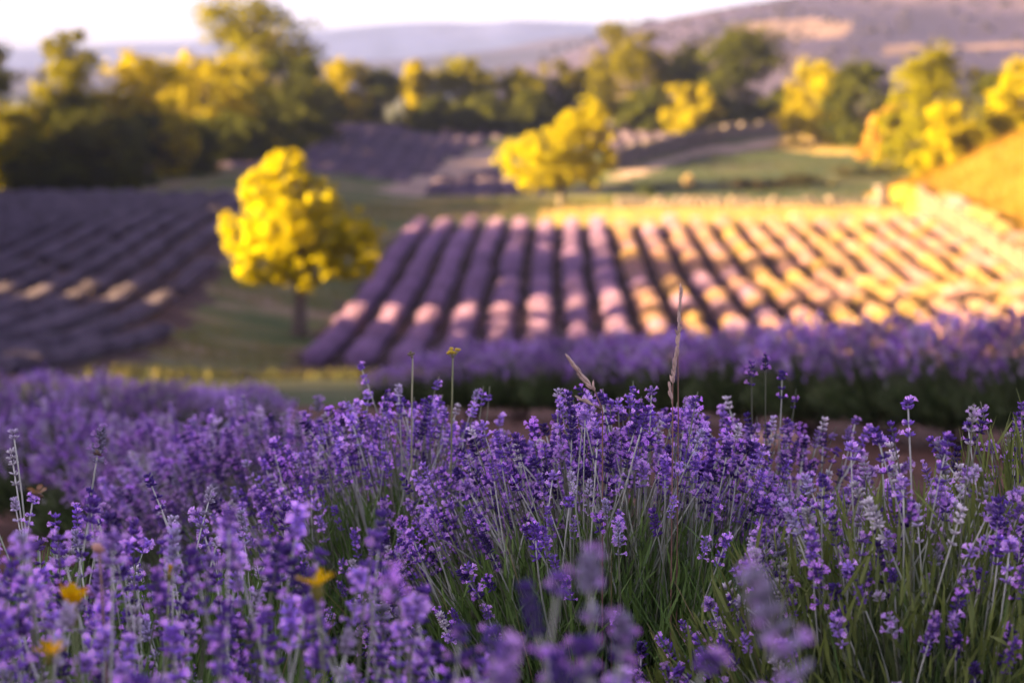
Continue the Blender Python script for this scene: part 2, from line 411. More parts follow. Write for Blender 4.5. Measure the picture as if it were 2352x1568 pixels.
def pix_y(P): 
    a = math.atan2(-P[2], P[1]) - PITCH; return 784 + FD * math.tan(a)

# the tree on the grass path between the fields
p = ground_at(684, 80.5); by = pix_y(p)
make_tree('golden_tree', p, 1.55, 0.27, px_lobes([
    (655, 400, 62, 58, 0), (596, 432, 50, 46, -0.3), (722, 462, 64, 54, 0.2), (552, 535, 52, 62, 0), (640, 515, 86, 80, -0.6), (735, 540, 82, 70, 0.5),
    (812, 530, 62, 52, 0.2), (840, 560, 44, 42, -0.2), (605, 608, 72, 54, -0.2), (700, 612, 84, 50, -0.4), (800, 606, 68, 46, 0.4), (660, 372, 42, 36, 0), (690, 590, 60, 50, 0.8)], 80.5, (684, by)),
    23000, 0.125, 31, GOLD, 'bushy golden tree with short trunk on the grass path between the two lavender fields', 'golden trees among the fields', per=22, sub=0.21, lean=(0.08, 0))
# the tree behind the sunlit field
p = ground_at(1288, 134); by = pix_y(p)
make_tree('golden_tree', p, 1.3, 0.22, px_lobes([
    (1185, 365, 52, 42, 0), (1250, 345, 66, 48, -0.4), (1305, 325, 62, 52, 0.2), (1365, 290, 42, 48, 0), (1230, 400, 66, 42, -0.3), (1300, 385, 78, 50, 0.4),
    (1375, 365, 46, 48, 0.3), (1215, 420, 34, 22, -0.2), (1358, 256, 34, 34, 0), (1322, 290, 50, 40, 0), (1358, 415, 40, 22, 0.2), (1390, 330, 28, 36, 0)], 134, (1288, by)),
    19000, 0.15, 37, GOLD, 'spreading golden tree on thin trunk behind the sunlit lavender rows', 'golden trees among the fields', per=22, sub=0.22, lean=(0.0, 0))

# woods behind the fields: (x, top, half width, base, distance, colour, kind of crown, label)
DARK = ((0.026, 0.031, 0.007), (0.060, 0.062, 0.007)); OLIVE = ((0.085, 0.082, 0.004), (0.165, 0.145, 0.003)); YEL = ((0.17, 0.145, 0.003), (0.26, 0.205, 0.003)); MID = ((0.045, 0.043, 0.004), (0.09, 0.077, 0.003)); ORANGE = ((0.34, 0.17, 0.03), (0.40, 0.24, 0.05))  # dark, mid and yellow leaf tones stand for shaded and sunlit trees
WOODS = [
    (-35, 45, 130, 430, 137, DARK, 'cone', 'dark tree cut by the frame edge at far left of the wood'),
    (165, 80, 150, 425, 141, OLIVE, 'cone', 'pointed tree with yellow left flank among the wood at upper left'),
    (30, 250, 90, 440, 134, OLIVE, 'dome', 'low round bush with yellow edge at the far left end of the wood'),
    (190, 215, 125, 425, 139, DARK, 'dome', 'broad dark bush below the pointed tree at the edge of the wood'),
    (338, 112, 92, 400, 147, YEL, 'dome', 'yellow-lit rounded tree between the pointed tree and the tallest tree'),
    (330, 255, 95, 400, 146, DARK, 'dome', 'dark bush at the wood edge above the bare pinkish strip'),
    (470, 110, 120, 372, 166, YEL, 'dome', 'yellow-lit crown against the left side of the tallest tree'),
    (575, -4, 150, 350, 190, OLIVE, 'tall', 'tallest tree of the wood with a gap of sky in its crown'),
    (650, 120, 105, 345, 186, DARK, 'dome', 'dark rounded tree against the right side of the tallest tree'),
    (470, 270, 110, 372, 162, DARK, 'dome', 'dark undergrowth bush at the foot of the yellow-lit crown'),
    (600, 262, 90, 345, 172, DARK, 'dome', 'dark bush at the foot of the tallest tree'),
    (305, 325, 20, 432, 131, DARK, 'slim', 'narrow dark upright shrub standing before the wood edge'),
    (90, 320, 80, 440, 133, DARK, 'dome', 'low dark bush at the left end of the wood edge'),
    (260, 300, 80, 420, 141, DARK, 'dome', 'low dark bush below the broad dark bush at the wood edge'),
    (420, 280, 85, 400, 150, DARK, 'dome', 'low dark bush right of the bush above the pinkish strip'),
    (540, 270, 80, 372, 160, DARK, 'dome', 'low dark bush in the middle of the undergrowth'),
    (690, 240, 70, 345, 180, DARK, 'dome', 'low dark bush at the right end of the undergrowth'),
    (1110, 215, 60, 296, 222, DARK, 'dome', 'low dark bush between the round tree and the olive tree'),
    (1230, 210, 60, 296, 222, DARK, 'dome', 'low dark bush beneath the yellowish tree in the tree line'),
    (990, 225, 40, 296, 220, DARK, 'dome', 'small dark bush at the foot of the slender yellow tree'),
    (1640, 215, 60, 296, 221, DARK, 'dome', 'low dark bush at the foot of the tapering tree'),
    (2080, 215, 60, 320, 176, OLIVE, 'dome', 'olive bush behind the small orange bush'),
    (782, 133, 66, 300, 226, YEL, 'dome', 'small yellow-topped tree right of the tallest tree'),
    (720, 195, 60, 310, 214, DARK, 'dome', 'low dark tree in the shade beside the yellow-topped tree'),
    (872, 160, 68, 296, 228, DARK, 'dome', 'blackish round tree left of the slender yellow tree'),
    (952, 140, 30, 290, 226, YEL, 'slim', 'slender upright yellow tree like a poplar in the tree line'),
    (1058, 128, 82, 290, 229, OLIVE, 'dome', 'round tree with bright yellow top right of the slender tree'),
    (1185, 158, 66, 290, 231, OLIVE, 'dome', 'low olive tree in the middle of the tree line'),
    (1275, 138, 76, 290, 233, MID, 'dome', 'yellowish tree behind the spreading golden tree'),
    (1440, 50, 90, 288, 228, MID, 'tall', 'tall yellow-green tree rising above the middle of the tree line'),
    (1350, 150, 66, 290, 236, DARK, 'dome', 'olive tree at the left foot of the tall yellow-green tree'),
    (1570, 100, 74, 287, 232, DARK, 'tall', 'dark tree between the two tallest crowns of the tree line'),
    (1695, 62, 100, 287, 226, DARK, 'tall', 'tall dark tree with tapering crown in the tree line'),
    (1592, 192, 58, 287, 219, YEL, 'dome', 'small yellow bush glowing in front of the dark trees'),
    (1480, 205, 60, 288, 222, DARK, 'dome', 'low dark bush at the foot of the tall yellow-green tree'),
    (1790, 195, 60, 290, 226, DARK, 'dome', 'low dark tree at the right foot of the tapering tree'),
    (1875, 128, 84, 292, 205, YEL, 'dome', 'yellow tree standing over the sunlit strip of grass'),
    (1985, 140, 86, 300, 200, DARK, 'dome', 'dark tree beside the yellow tree over the sunlit strip'),
    (2030, 252, 52, 312, 186, ORANGE, 'dome', 'small orange dry bush at the end of the sunlit strip'),
    (2165, 106, 100, 330, 150, OLIVE, 'tall', 'large tree with bright left flank above the golden bank'),
    (2185, 235, 66, 395, 141, YEL, 'dome', 'yellow bush on the upper end of the golden bank'),
    (2285, 160, 70, 330, 160, DARK, 'dome', 'dark tree behind the large tree above the golden bank'),
    (2365, 118, 90, 310, 143, YEL, 'dome', 'yellow tree cut by the right edge of the picture'),
    (2480, 60, 120, 330, 160, OLIVE, 'tall', 'olive tree beyond the right edge of the picture'),
    (-260, 40, 130, 430, 142, OLIVE, 'tall', 'olive tree beyond the left edge of the picture'),
]
for i, (x, top, hw, base, Y, cols, kind, lab) in enumerate(WOODS):
    s = Y / FD
    p = ground_at(x, Y); ztop = at(x, top, Y)[2]
    H = ztop - p[2]; W = hw * s * (1.42 if x < 760 else 1.34)
    r = np.random.default_rng(900 + i)
    lob = []
    if kind == 'cone':
        for t in np.linspace(0.10, 0.93, 7):
            ww = W * (1.08 - t) ** 0.6
            for _ in range(3):
                lob.append((r.uniform(-0.45, 0.45) * ww, r.uniform(-0.45, 0.45) * ww, H * t, ww * 0.62, ww * 0.62, H * 0.11))
    elif kind == 'slim':
        for t in np.linspace(0.12, 0.92, 8):
            ww = W * (math.sin(math.pi * (0.12 + 0.8 * t)) * 0.6 + 0.4)
            lob.append((r.uniform(-0.2, 0.2) * W, r.uniform(-0.2, 0.2) * W, H * t, ww * 0.8, ww * 0.8, H * 0.1))
    else:
        lo = 0.05 if kind == 'dome' else 0.10
        for _ in range(22):
            t = r.uniform(0, 1); ww = 1.12 * W * math.sqrt(max(0.12, 1 - (t * 1.15 - 0.35) ** 2))
            a = r.uniform(0, 6.28); q = ww * r.uniform(0.3, 0.62)
            lob.append((math.cos(a) * q, math.sin(a) * q, H * (lo + (0.86 - lo) * t), W * r.uniform(0.34, 0.48), W * r.uniform(0.34, 0.48), min(H * 0.18, W * 0.5) * r.uniform(0.8, 1.15)))
        lob.append((0, 0, H * 0.88, W * 0.42, W * 0.42, H * 0.11))
    make_tree('wood_tree' if H > 4 else 'wood_bush', p, H * (0.30 if kind != 'tall' else 0.38), 0.035 * H, lob, int(4200 + 700 * min(W, 6)), 0.34 if Y > 180 else 0.27, 60 + i, cols, lab, 'trees of the wood behind the fields', per=42, sub=0.62, nlimb=10)

# trees standing left of the picture, between the sun and the slope: they throw the shade
def shade_tree_mesh(seed):
    lob = []
    r = np.random.default_rng(seed)
    for t in np.linspace(0.06, 0.86, 8):
        ww = 2.0 * math.sqrt(1 - (t * 0.95) ** 2)
        for k in range(3):
            a = r.uniform(0, 6.28); lob.append((math.cos(a) * ww * 0.5, math.sin(a) * ww * 0.5, 5 * t, ww * 0.6, ww * 0.6, 0.7))
    lob.append((0, 0, 4.5, 0.8, 0.8, 0.5))
    V, Q, col, cc = crown_geo(lob, 6500, 0.30, seed, OLIVE, per=40, sub=0.45)
    g = Geo(); V2, Q2 = tube(bez((0, 0, -0.3), (0.1, 0, 1.5), (0, 0.1, 3.6), 8), np.linspace(0.2, 0.06, 8), 7); g.add(V2, Q2, (1, 1, 1))
    return mesh('crown', V, Q, M_TREE, col), g.build('trunk', [M_BARK])
SHADE = [shade_tree_mesh(k) for k in (301, 302, 303)]
def hedge_h(y):
    for lim, h in ((64.5, 8.8), (70.6, 7.3), (75.4, 1.2), (78, 9.0), (82, 8.8), (87, 10.0), (102, 8.8), (119, 7.4)):
        if y < lim: return h
    return 8.2
spots = []
for k in range(12): spots += [(-10.6 - 0.42 * k, -9 + 2.5 * k, 4.3 + 0.5 * (k % 3) * 0.6)]
for k in range(11): spots += [(-12.6 - 0.42 * k, -7.8 + 2.5 * k, 4.4)]
for k in range(6): spots += [(-14.6 - 0.4 * k, -6.4 + 2.5 * k, 4.6)]
spots += [(-15.2, 18.5, 5.6), (-17.2, 17.5, 5.6), (-17.6, 20.5, 6.0), (-18.4, 23.5, 6.2), (-20.2, 26, 6.6), (-16, 22.5, 6.0), (-18, 25.5, 6.4), (-20, 29, 6.6), (-22, 32.5, 6.8), (-24, 36, 7.0), (-26, 39.5, 7.2), (-28, 43, 7.4), (-30, 46.5, 7.8), (-32, 50, 8.0), (-33.6, 53.5, 8.2), (-35, 57, 8.4), (-36.4, 60.4, 8.6), (-37.3, 62.2, 8.6), (-39.5, 57.5, 8.6), (-40, 60.0, 8.8), (-40.4, 62.4, 8.8), (-37, 55, 8.4), (-35, 51.5, 8.2)]
y = 63.5
while y < 127:
    spots.append((-38 + random.uniform(-0.4, 0.4), y, hedge_h(y) * random.uniform(0.97, 1.03)))
    if not 69 < y < 76: spots.append((-40.6 + random.uniform(-0.4, 0.4), y + 1.1, hedge_h(y + 1.1) * random.uniform(0.9, 1.0)))
    y += 2.15
for k in range(10): spots.append((-46 + random.uniform(-0.6, 0.6), 131 + 3.3 * k, random.uniform(8.0, 9.0)))
for k in range(16): spots.append((-57 + random.uniform(-0.8, 0.8), 166 + 4.2 * k, random.uniform(11.0, 12.5)))
for k, (x, y, h) in enumerate(spots):
    root = empty('hedge_tree', (x, y, float(hz(x, y)) - 0.1), random.uniform(0, 6.28))
    wide = 1.5 if h > 10.5 else 0.95 if h > 2 else 0.5
    root.scale = (wide * 1.1, wide * 1.1, h / 5.0)
    c_, t_ = SHADE[k % 3]
    link('crown', c_, root); link('trunk', t_, root)
    tag(root, 'leafy hedge tree outside the left edge of the picture', 'tree', 'hedge trees left of the picture')

# ------------------------------------------------------------------ dry stone walls
BOXV = np.array([[sx, sy, sz] for sz in (-.5, .5) for sy in (-.5, .5) for sx in (-.5, .5)], float)
BOXQ = np.array([[0, 2, 3, 1], [4, 5, 7, 6], [0, 1, 5, 4], [2, 6, 7, 3], [0, 4, 6, 2], [1, 3, 7, 5]])
def rock_template(seed):
    """a box with its corners cut back and pushed about"""
    r = np.random.default_rng(seed); bv, bq = [], []
    nu, nv = 8, 5
    a = np.arange(nu) * 2 * math.pi / nu + 0.39; b = np.linspace(0.3, math.pi - 0.3, nv)
    A, B = np.meshgrid(a, b)
    V = np.stack([np.cos(A) * np.sin(B), np.sin(A) * np.sin(B), np.cos(B)], 2).reshape(-1, 3)
    V = np.sign(V) * np.abs(V) ** 0.55 * 0.52 + r.normal(0, 0.035, V.shape)
    Q = [(i * nu + j, (i + 1) * nu + j, (i + 1) * nu + (j + 1) % nu, i * nu + (j + 1) % nu) for i in range(nv - 1) for j in range(nu)]
    for e in (0, (nv - 1) * nu):
        Q += [(e, e + j, e + j + 1, e + (j + 2) % nu) for j in range(1, nu - 1, 2)]
    return V, np.array(Q)
ROCKS = [rock_template(k) for k in range(4)]
def wall(name, pts, height, thick, stone, label, seed):
    r = np.random.default_rng(seed)
    P = np.array(pts, float); seg = np.linalg.norm(np.diff(P, axis=0), axis=1); Ls = np.concatenate([[0], np.cumsum(seg)])
    g = Geo(); course = 0; zc = 0.0
    while zc < height:
        h = stone * r.uniform(0.5, 0.75); s = r.uniform(0, stone)
        while s < Ls[-1]:
            ln = stone * r.uniform(0.7, 1.6)
            x = np.interp(s + ln / 2, Ls, P[:, 0]); y = np.interp(s + ln / 2, Ls, P[:, 1])
            x2 = np.interp(min(s + ln, Ls[-1]), Ls, P[:, 0]); y2 = np.interp(min(s + ln, Ls[-1]), Ls, P[:, 1])
            x1 = np.interp(s, Ls, P[:, 0]); y1 = np.interp(s, Ls, P[:, 1])
            ang = math.atan2(y2 - y1, x2 - x1)
            if not (zc + h > height and r.uniform() < 0.35):
                c, q = math.cos(ang), math.sin(ang)
                Mx = np.array([[[c, -q, 0], [q, c, 0], [0, 0, 1]]])
                tv, tq = ROCKS[r.integers(0, 4)]
                zb = float(hz(min(x, WALL_X - 0.5) if name.startswith('retaining') else x, y))
                V, Q = stamp(tv * np.array([ln * 1.05, thick * r.uniform(0.85, 1.1), h * 1.08]), tq, Mx, np.array([[x, y, zb + zc + h / 2 - 0.05]]))
                g.add(V, Q, (1, 1, 1))
            s += ln
        zc += h * 0.95
    o = link(name, g.build(name, [M_WARM if name == 'retaining_wall' else M_STONE], smooth=False)); tag(o, label, 'wall')
wall('retaining_wall', [(21.35, 74), (21.2, 90), (21.15, 105), (21.3, 116), (21.45, 126), (22.2, 131.5), (24.5, 134)], 1.28, 0.5, 0.42, 'curved sunlit stone retaining wall below the golden bank', 1)
wall('field_wall', [(5.6, 133.0), (10, 132.6), (15, 132.4), (20.8, 132.8)], 0.62, 0.5, 0.36, 'low shaded stone wall along the far end of the sunlit lavender field', 2)
up = [(plane_xy(x, y)) for x, y in ((1412, 385), (1475, 362), (1560, 340), (1680, 321), (1805, 308))]
wall('terrace_wall', up, 1.15, 0.6, 0.5, 'curving purple-grey stone wall on the terrace in front of the tree line', 3)
# pale gate stone at the end of the low wall
g = Geo(); X0, Y0 = 20.1, 131.6
for k, (dx, dy, dz, a, b, c) in enumerate([(0, 0, .3, .95, .7, .62), (.05, 0, .82, .8, .6, .5), (-.1, .05, 1.15, .55, .5, .3)]):
    V, Q = stamp(ROCKS[k][0] * np.array([a, b, c]), ROCKS[k][1], np.eye(3)[None], np.array([[X0 + dx, Y0 + dy, float(hz(X0, Y0)) + dz]])); g.add(V, Q, (1, 1, 1))
tag(link('stone_pile', g.build('stone_pile', [M_STONE], False)), 'small sunlit pile of pale blocks ending the low field wall', 'stone pile')

# ------------------------------------------------------------------ field lavender: rows of bushes
def spike_set(n, r, lx, ly, hgt, ln, wd, ctop, cbot, hemi=0.15):
    """upright narrow flower spikes over a mound"""
    a = r.uniform(0, 6.28, n); q = np.sqrt(r.uniform(0, 1, n)) * 0.98
    x = np.cos(a) * q * lx; y = np.sin(a) * q * ly
    z = hgt * np.sqrt(np.clip(1 - q ** 2 * 0.92, 0, 1))
    nrm = np.stack([x / lx ** 2, y / ly ** 2, np.full(n, 0.9 / hgt) + 0 * x], 1); nrm /= np.linalg.norm(nrm, axis=1, keepdims=True)
    d = nrm + r.normal(0, 0.22, (n, 3)) + np.array([0, 0, 0.5])
    B = basis(d, r.uniform(0, 6.28, n))
    T = np.array([[-.3, 0, 0], [.3, 0, 0], [.45, 0, .45], [-.45, 0, .45], [.12, 0, 1], [-.12, 0, 1],
                  [0, -.3, 0], [0, .3, 0], [0, .45, .45], [0, -.45, .45], [0, .12, 1], [0, -.12, 1]], float) * np.array([wd, wd, ln])
    TQ = np.array([[0, 1, 2, 3], [3, 2, 4, 5], [6, 7, 8, 9], [9, 8, 10, 11]])
    P = np.stack([x, y, z], 1) - d / np.linalg.norm(d, axis=1, keepdims=True) * ln * 0.45
    V, Q = stamp(T, TQ, B, P, r.uniform(0.7, 1.3, n))
    w_ = np.array([0, 0, 1, 1, 1, 1] * 2, float)[None, :, None]
    col = (np.array(cbot) * (1 - w_) + np.array(ctop) * w_) * r.uniform(0.7, 1.3, (n, 1, 1))
    return V, Q, col.reshape(-1, 3)
def field_bush(seed, ctop):
    r = np.random.default_rng(seed); g = Geo()
    bv, bq = blob(seed, 12, 6)
    bv = bv * np.array([0.26, 0.84, 0.38]); bv[:, 2] = bv[:, 2] + 0.02
    g.add(bv, bq, (0.07, 0.07, 0.065))
    V, Q, col = spike_set(520, r, 0.31, 0.92, 0.45, 0.30, 0.034, ctop, (0.09, 0.085, 0.06)); g.add(V, Q, col)
    return g.build('field_bush', [M_ROWF], False)
FB = [field_bush(400 + k, [(0.45, 0.30, 0.24), (0.44, 0.28, 0.30), (0.46, 0.32, 0.17)][k % 3]) for k in range(6)]  # straw-orange tops: warmth of the low sun put into the flower colour
FB_P = [field_bush(415 + k, (0.37, 0.25, 0.42)) for k in range(5)]  # purpler copy with the tint of shade in its colour, for the leftmost rows
FB_L = [field_bush(430 + k, (0.23, 0.195, 0.26)) for k in range(6)]  # darker, greyer copy: shade of the left field put into its colour
def field_row(name, xf, y0, y1, label, group, step=1.36, kinds=None, low=1.0):
    kinds = kinds or FB
    ym = (y0 + y1) / 2
    root = empty(name, (xf(ym), ym, float(hz(xf(ym), ym))))
    o0 = Vector(root.location)
    y = y0
    while y < y1:
        x = xf(y) + random.uniform(-0.05, 0.05)
        if random.random() > 0.025:
            b = bpy.data.objects.new('bush', kinds[random.randrange(len(kinds))]); C.objects.link(b); b.parent = root
            b.location = Vector((x, y, float(hz(x, y)) - 0.03)) - o0
            s = random.uniform(0.88, 1.08)
            b.scale = (s * random.uniform(0.9, 1.1), s * random.uniform(0.95, 1.1), s * low * random.uniform(0.88, 1.12))
            b.rotation_euler = (0, 0, math.pi * random.randrange(2) + random.uniform(-0.15, 0.15))
        y += step
    tag(root, label, 'lavender row', group)
for k in range(22):
    field_row('lavender_row', lambda y, k=k: -5.75 + 0.029 * (y - 79) + 1.25 * k + 0.0002 * k * max(0, 121 - y) ** 1.6, 72, 121.5, '%s row of lavender right of the grass path in the sunlit field' % ORD[k], 'lavender rows of the sunlit right field', kinds=FB_P if k < 8 else FB_P[:2] + FB if k < 12 else FB)
for k in range(19):
    x0 = -10.75 - 1.3 * k
    ya, yb = 52.0, 130.0
    for yy in np.arange(62, 130.1, 0.5):           # a row stops where it meets the path
        if x0 + 0.012 * (yy - 80) > xl(yy) - 0.5: yb = yy; break
    if yb - ya < 4: continue
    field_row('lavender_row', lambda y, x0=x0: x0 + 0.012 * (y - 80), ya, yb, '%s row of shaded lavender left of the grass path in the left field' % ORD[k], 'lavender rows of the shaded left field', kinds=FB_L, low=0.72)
# far lavender patches on the terraces: too small to tell plants apart
def in_zone(k, n):
    f = np.flatnonzero(zone == k); pick = rng.choice(f, n)
    return cx[pick] + rng.uniform(-1, 1, (n, 3)) * np.array([0.15, 0.25, 0])
g = Geo()
P = in_zone(5, 6600)
for k in range(3):
    bv, bq = blob(70 + k, 8, 4); q = P[k::3].copy(); n = len(q)
    q[:, 0] = np.round(q[:, 0] / 1.5) * 1.5 + rng.normal(0, 0.1, n); q[:, 2] = hz(q[:, 0], q[:, 1])
    V, Q = stamp(bv * np.array([0.34, 0.7, 0.26]), bq, basis(np.tile([[0, 0, 1.]], (n, 1)), rng.uniform(-0.2, 0.2, n)), q, rng.uniform(0.7, 1.2, n))
    g.add(V, Q, np.repeat(rng.uniform(0.7, 1.3, (n, 1)) * np.array([[0.12, 0.09, 0.14]]), len(bv), 0))
tag(link('far_lavender', g.build('far_lavender', [M_ROWF])), 'hazy purple lavender plots on the terraces below the tree line', 'lavender', kind='stuff')
# grass on the path, the meadow, the dry strip and the bank
BLV = np.array([[-.5, 0, 0], [.5, 0, 0], [.3, .12, .55], [-.3, .12, .55], [.05, .4, 1], [-.05, .4, 1]], float)
BLQ = np.array([[0, 1, 2, 3], [3, 2, 4, 5]])
def grass(name, P, h, wd, cols, label, bend=0.35):
    n = len(P); r = rng
    d = np.stack([r.normal(0, bend, n), r.normal(0, bend, n), np.ones(n)], 1)
    V, Q = stamp(BLV * np.array([wd, h, h]), BLQ, basis(d, r.uniform(0, 6.28, n)), P, r.uniform(0.5, 1.4, n))
    c0, c1 = np.array(cols[0]), np.array(cols[1]); t = r.uniform(0, 1, (n, 1))
    tag(link(name, mesh(name, V, Q, M_GRASS, np.repeat((c0 * (1 - t) + c1 * t), 6, 0))), label, 'grass', kind='stuff')
f7 = np.flatnonzero((zone == 7) & (fy < 141) & (fy > 50) & (fx > -13) & (fx < 8)); P = cx[rng.choice(f7, 22000)] + rng.uniform(-.2, .2, (22000, 3)) * np.array([1, 1, 0]); P[:, 2] = hz(P[:, 0], P[:, 1]) - 0.01
sel = vnoise(P[:, 0] * 0.5, P[:, 1] * 0.35, 77, 3) > -0.1
grass('grass', P[sel], 0.22, 0.03, ((0.10, 0.12, 0.04), (0.24, 0.19, 0.09)), 'short olive and straw grass on the path between the fields')
P = in_zone(4, 8000); grass('grass', P, 0.25, 0.04, ((0.03, 0.05, 0.028), (0.07, 0.068, 0.04)), 'green meadow grass on the terrace right of the spreading golden tree')
P = in_zone(3, 9000); grass('grass', P, 0.30, 0.03, ((0.26, 0.19, 0.07), (0.40, 0.29, 0.12)), 'yellow dry grass in the sunlit strips behind the field')
f8 = np.flatnonzero((zone == 8) & (fx < 34) & (fy > 80)); P = cx[rng.choice(f8, 16000)]; P[:, 2] = hz(P[:, 0], P[:, 1])
P = P[P[:, 0] > WALL_X + 0.5]
grass('grass', P, 0.42, 0.035, ((0.15, 0.09, 0.010), (0.22, 0.13, 0.018)), 'golden dry grass covering the bank above the retaining wall')
# low plants on the meadow
for k, (x, yd, h, wdt, cols, lab) in enumerate([
        (1578, 424, 0.9, 0.45, ((0.40, 0.30, 0.17), (0.48, 0.36, 0.2)), 'pale straw-coloured tuft standing out on the meadow'),
        (1480, 448, 0.7, 0.9, ((0.04, 0.055, 0.03), (0.07, 0.08, 0.035)), 'dark green clump on the meadow behind the low wall near the golden tree'),
        (1720, 432, 0.8, 1.5, ((0.10, 0.085, 0.05), (0.16, 0.12, 0.07)), 'brownish low shrub in the middle of the meadow'),
        (1860, 424, 0.9, 1.7, ((0.06, 0.06, 0.03), (0.11, 0.09, 0.05)), 'dark brown low shrub right of the middle of the meadow'),
        (1990, 408, 1.0, 1.7, ((0.05, 0.05, 0.03), (0.09, 0.08, 0.05)), 'dark low shrub at the right side of the meadow'),
        (2085, 392, 1.1, 1.4, ((0.05, 0.05, 0.035), (0.08, 0.07, 0.05)), 'dark low shrub at the meadow edge against the golden bank')]):
    X, Y = plane_xy(x, yd); p = (X, Y, float(hz(X, Y)))
    r = np.random.default_rng(600 + k)
    root = empty('meadow_shrub', p)
    wdt *= 1.0 if k < 2 else 1.9
    lob = [(r.uniform(-.5, .5) * wdt, r.uniform(-.3, .3), h * r.uniform(.25, .6), wdt * .45, .5, h * .4) for _ in range(7)]
    V, Q, col, cc = crown_geo(lob, 1500, 0.18, 610 + k, cols, per=30)
    link('foliage', mesh('foliage', V, Q, M_TREE, col), root)
    g = Geo()
    for j in range(4):
        V, Q = tube(bez((r.uniform(-.2, .2), 0, -.05), (r.uniform(-.2, .2), 0, h * .3), cc[j], 5), np.linspace(.03, .01, 5), 4); g.add(V, Q, (1, 1, 1))
    link('stems', g.build('stems', [M_BARK]), root)
    tag(root, lab, 'shrub', 'low shrubs on the meadow')

# ------------------------------------------------------------------ near lavender
def lathe(prof, sides):
    """a spindle along z from (radius, z) pairs"""
    a = np.arange(sides) * 2 * math.pi / sides; V = []
    for rr, z in prof: V += [(rr * math.cos(t), rr * math.sin(t), z) for t in a]
    Q = [(i * sides + j, i * sides + (j + 1) % sides, (i + 1) * sides + (j + 1) % sides, (i + 1) * sides + j) for i in range(len(prof) - 1) for j in range(sides)]
    return np.array(V), np.array(Q)
CAL_HI = lathe([(0.10, 0), (0.19, .35), (0.20, .65), (0.07, 1.0)], 6)
CAL_LO = lathe([(0.12, 0), (0.24, .5), (0.06, 1.0)], 4)
# an open flower: five small lobes round a throat
def corolla():
    V, Q = [], []
    for k in range(5):
        a = k * 2 * math.pi / 5 + 0.3; big = 1.25 if k < 2 else 0.9
        for (rr, z, da) in ((0.10, 0.55, -0.45), (0.10, 0.55, 0.45), (0.46 * big, 1.02, 0.50), (0.46 * big, 1.02, -0.50)):
            V.append((rr * math.cos(a + da), rr * math.sin(a + da), z))
        b = k * 4; Q.append((b, b + 1, b + 2, b + 3))
    v2, q2 = lathe([(0.11, 0.0), (0.13, 0.6)], 5)
    Q += [tuple(np.array(q) + len(V)) for q in q2]; V += list(v2)
    return np.array(V), np.array(Q)
COR = corolla()
PURPLES = [((0.15, 0.070, 0.36), (0.76, 0.40, 0.95)), ((0.24, 0.125, 0.48), (0.80, 0.50, 0.95)), ((0.36, 0.23, 0.58), (0.80, 0.54, 0.95)), ((0.080, 0.042, 0.215), (0.68, 0.33, 0.94))]
PALE = [((0.46, 0.43, 0.52), (0.62, 0.42, 0.80)), ((0.36, 0.34, 0.46), (0.62, 0.40, 0.82)), ((0.54, 0.54, 0.54), (0.68, 0.54, 0.8))]
def bloom_geo(g, r, pal, hi=True, open_share=0.3, Mx=np.eye(3), off=np.zeros(3), scale=1.0, whorls=None, lower=True):
    cal, cor = np.array(pal[0]), np.array(pal[1])
    nw = whorls or r.integers(2, 6)
    z = 0.0; hs = []
    gap = r.uniform(0.0060, 0.0105)
    for k in range(nw): hs.append(z); z += gap * r.uniform(0.85, 1.15)
    lo = []
    if lower and r.uniform() < 0.75: lo.append(-r.uniform(0.013, 0.026))
    if lower and r.uniform() < 0.3: lo.append(lo[-1] - r.uniform(0.015, 0.03) if lo else -0.02)
    D, P, S = [], [], []
    for h in hs + lo:
        frac = h / max(z, 1e-6) if h >= 0 else 0.3
        n = r.integers(8, 11) if hi else r.integers(5, 7)
        if h < 0: n = int(n * 0.75)
        el = 0.25 + 0.75 * max(0, frac) ** 2
        a = np.arange(n) * 2 * math.pi / n + r.uniform(0, 6.28) + r.normal(0, 0.12, n)
        e = el + r.normal(0.15, 0.22, n)
        d = np.stack([np.cos(a) * np.cos(e), np.sin(a) * np.cos(e), np.sin(e)], 1)
        p = np.stack([np.cos(a) * 0.0016, np.sin(a) * 0.0016, h + r.normal(0, 0.0009, n)], 1)
        ln = (0.0090 if frac < 0.8 else 0.0072) * r.uniform(0.85, 1.15, n)
        D.append(d); P.append(p); S.append(ln)
    D.append(np.array([[0.05, 0.02, 1.0], [0.3, 0.2, 0.9], [-0.3, 0.1, 0.9]])); P.append(np.array([[0, 0, hs[-1] + 0.001]] * 3)); S.append(np.array([0.006, 0.0055, 0.0055]))
    D, P, S = np.vstack(D), np.vstack(P), np.concatenate(S)
    V, Q = tube([(0, 0, min(hs + lo) - 0.002), (0, 0, max(hs) * 0.5), (0, 0, max(hs) + 0.003)], [0.0009, 0.0008, 0.0005], 4)
    g.add((V * scale) @ Mx.T + off, Q, (0.22, 0.20, 0.24), 0)
    n = len(D)
    tv, tq = CAL_HI if hi else CAL_LO
    B = basis(D, r.uniform(0, 6.28, n))
    V, Q = stamp(tv, tq, B, P, S)
    zz = np.tile(tv[:, 2], n)[:, None]
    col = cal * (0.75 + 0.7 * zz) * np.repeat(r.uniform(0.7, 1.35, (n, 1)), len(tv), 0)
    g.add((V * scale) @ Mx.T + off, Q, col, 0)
    op = r.uniform(0, 1, n) < open_share
    if op.any():
        m = int(op.sum()); tv, tq = COR
        V, Q = stamp(tv, tq, B[op], P[op] + D[op] * 0.0035, S[op] * r.uniform(0.75, 1.2, m))
        col = np.repeat(cor * r.uniform(0.75, 1.25, (m, 1)), len(tv), 0)
        g.add((V * scale) @ Mx.T + off, Q, col, 0)

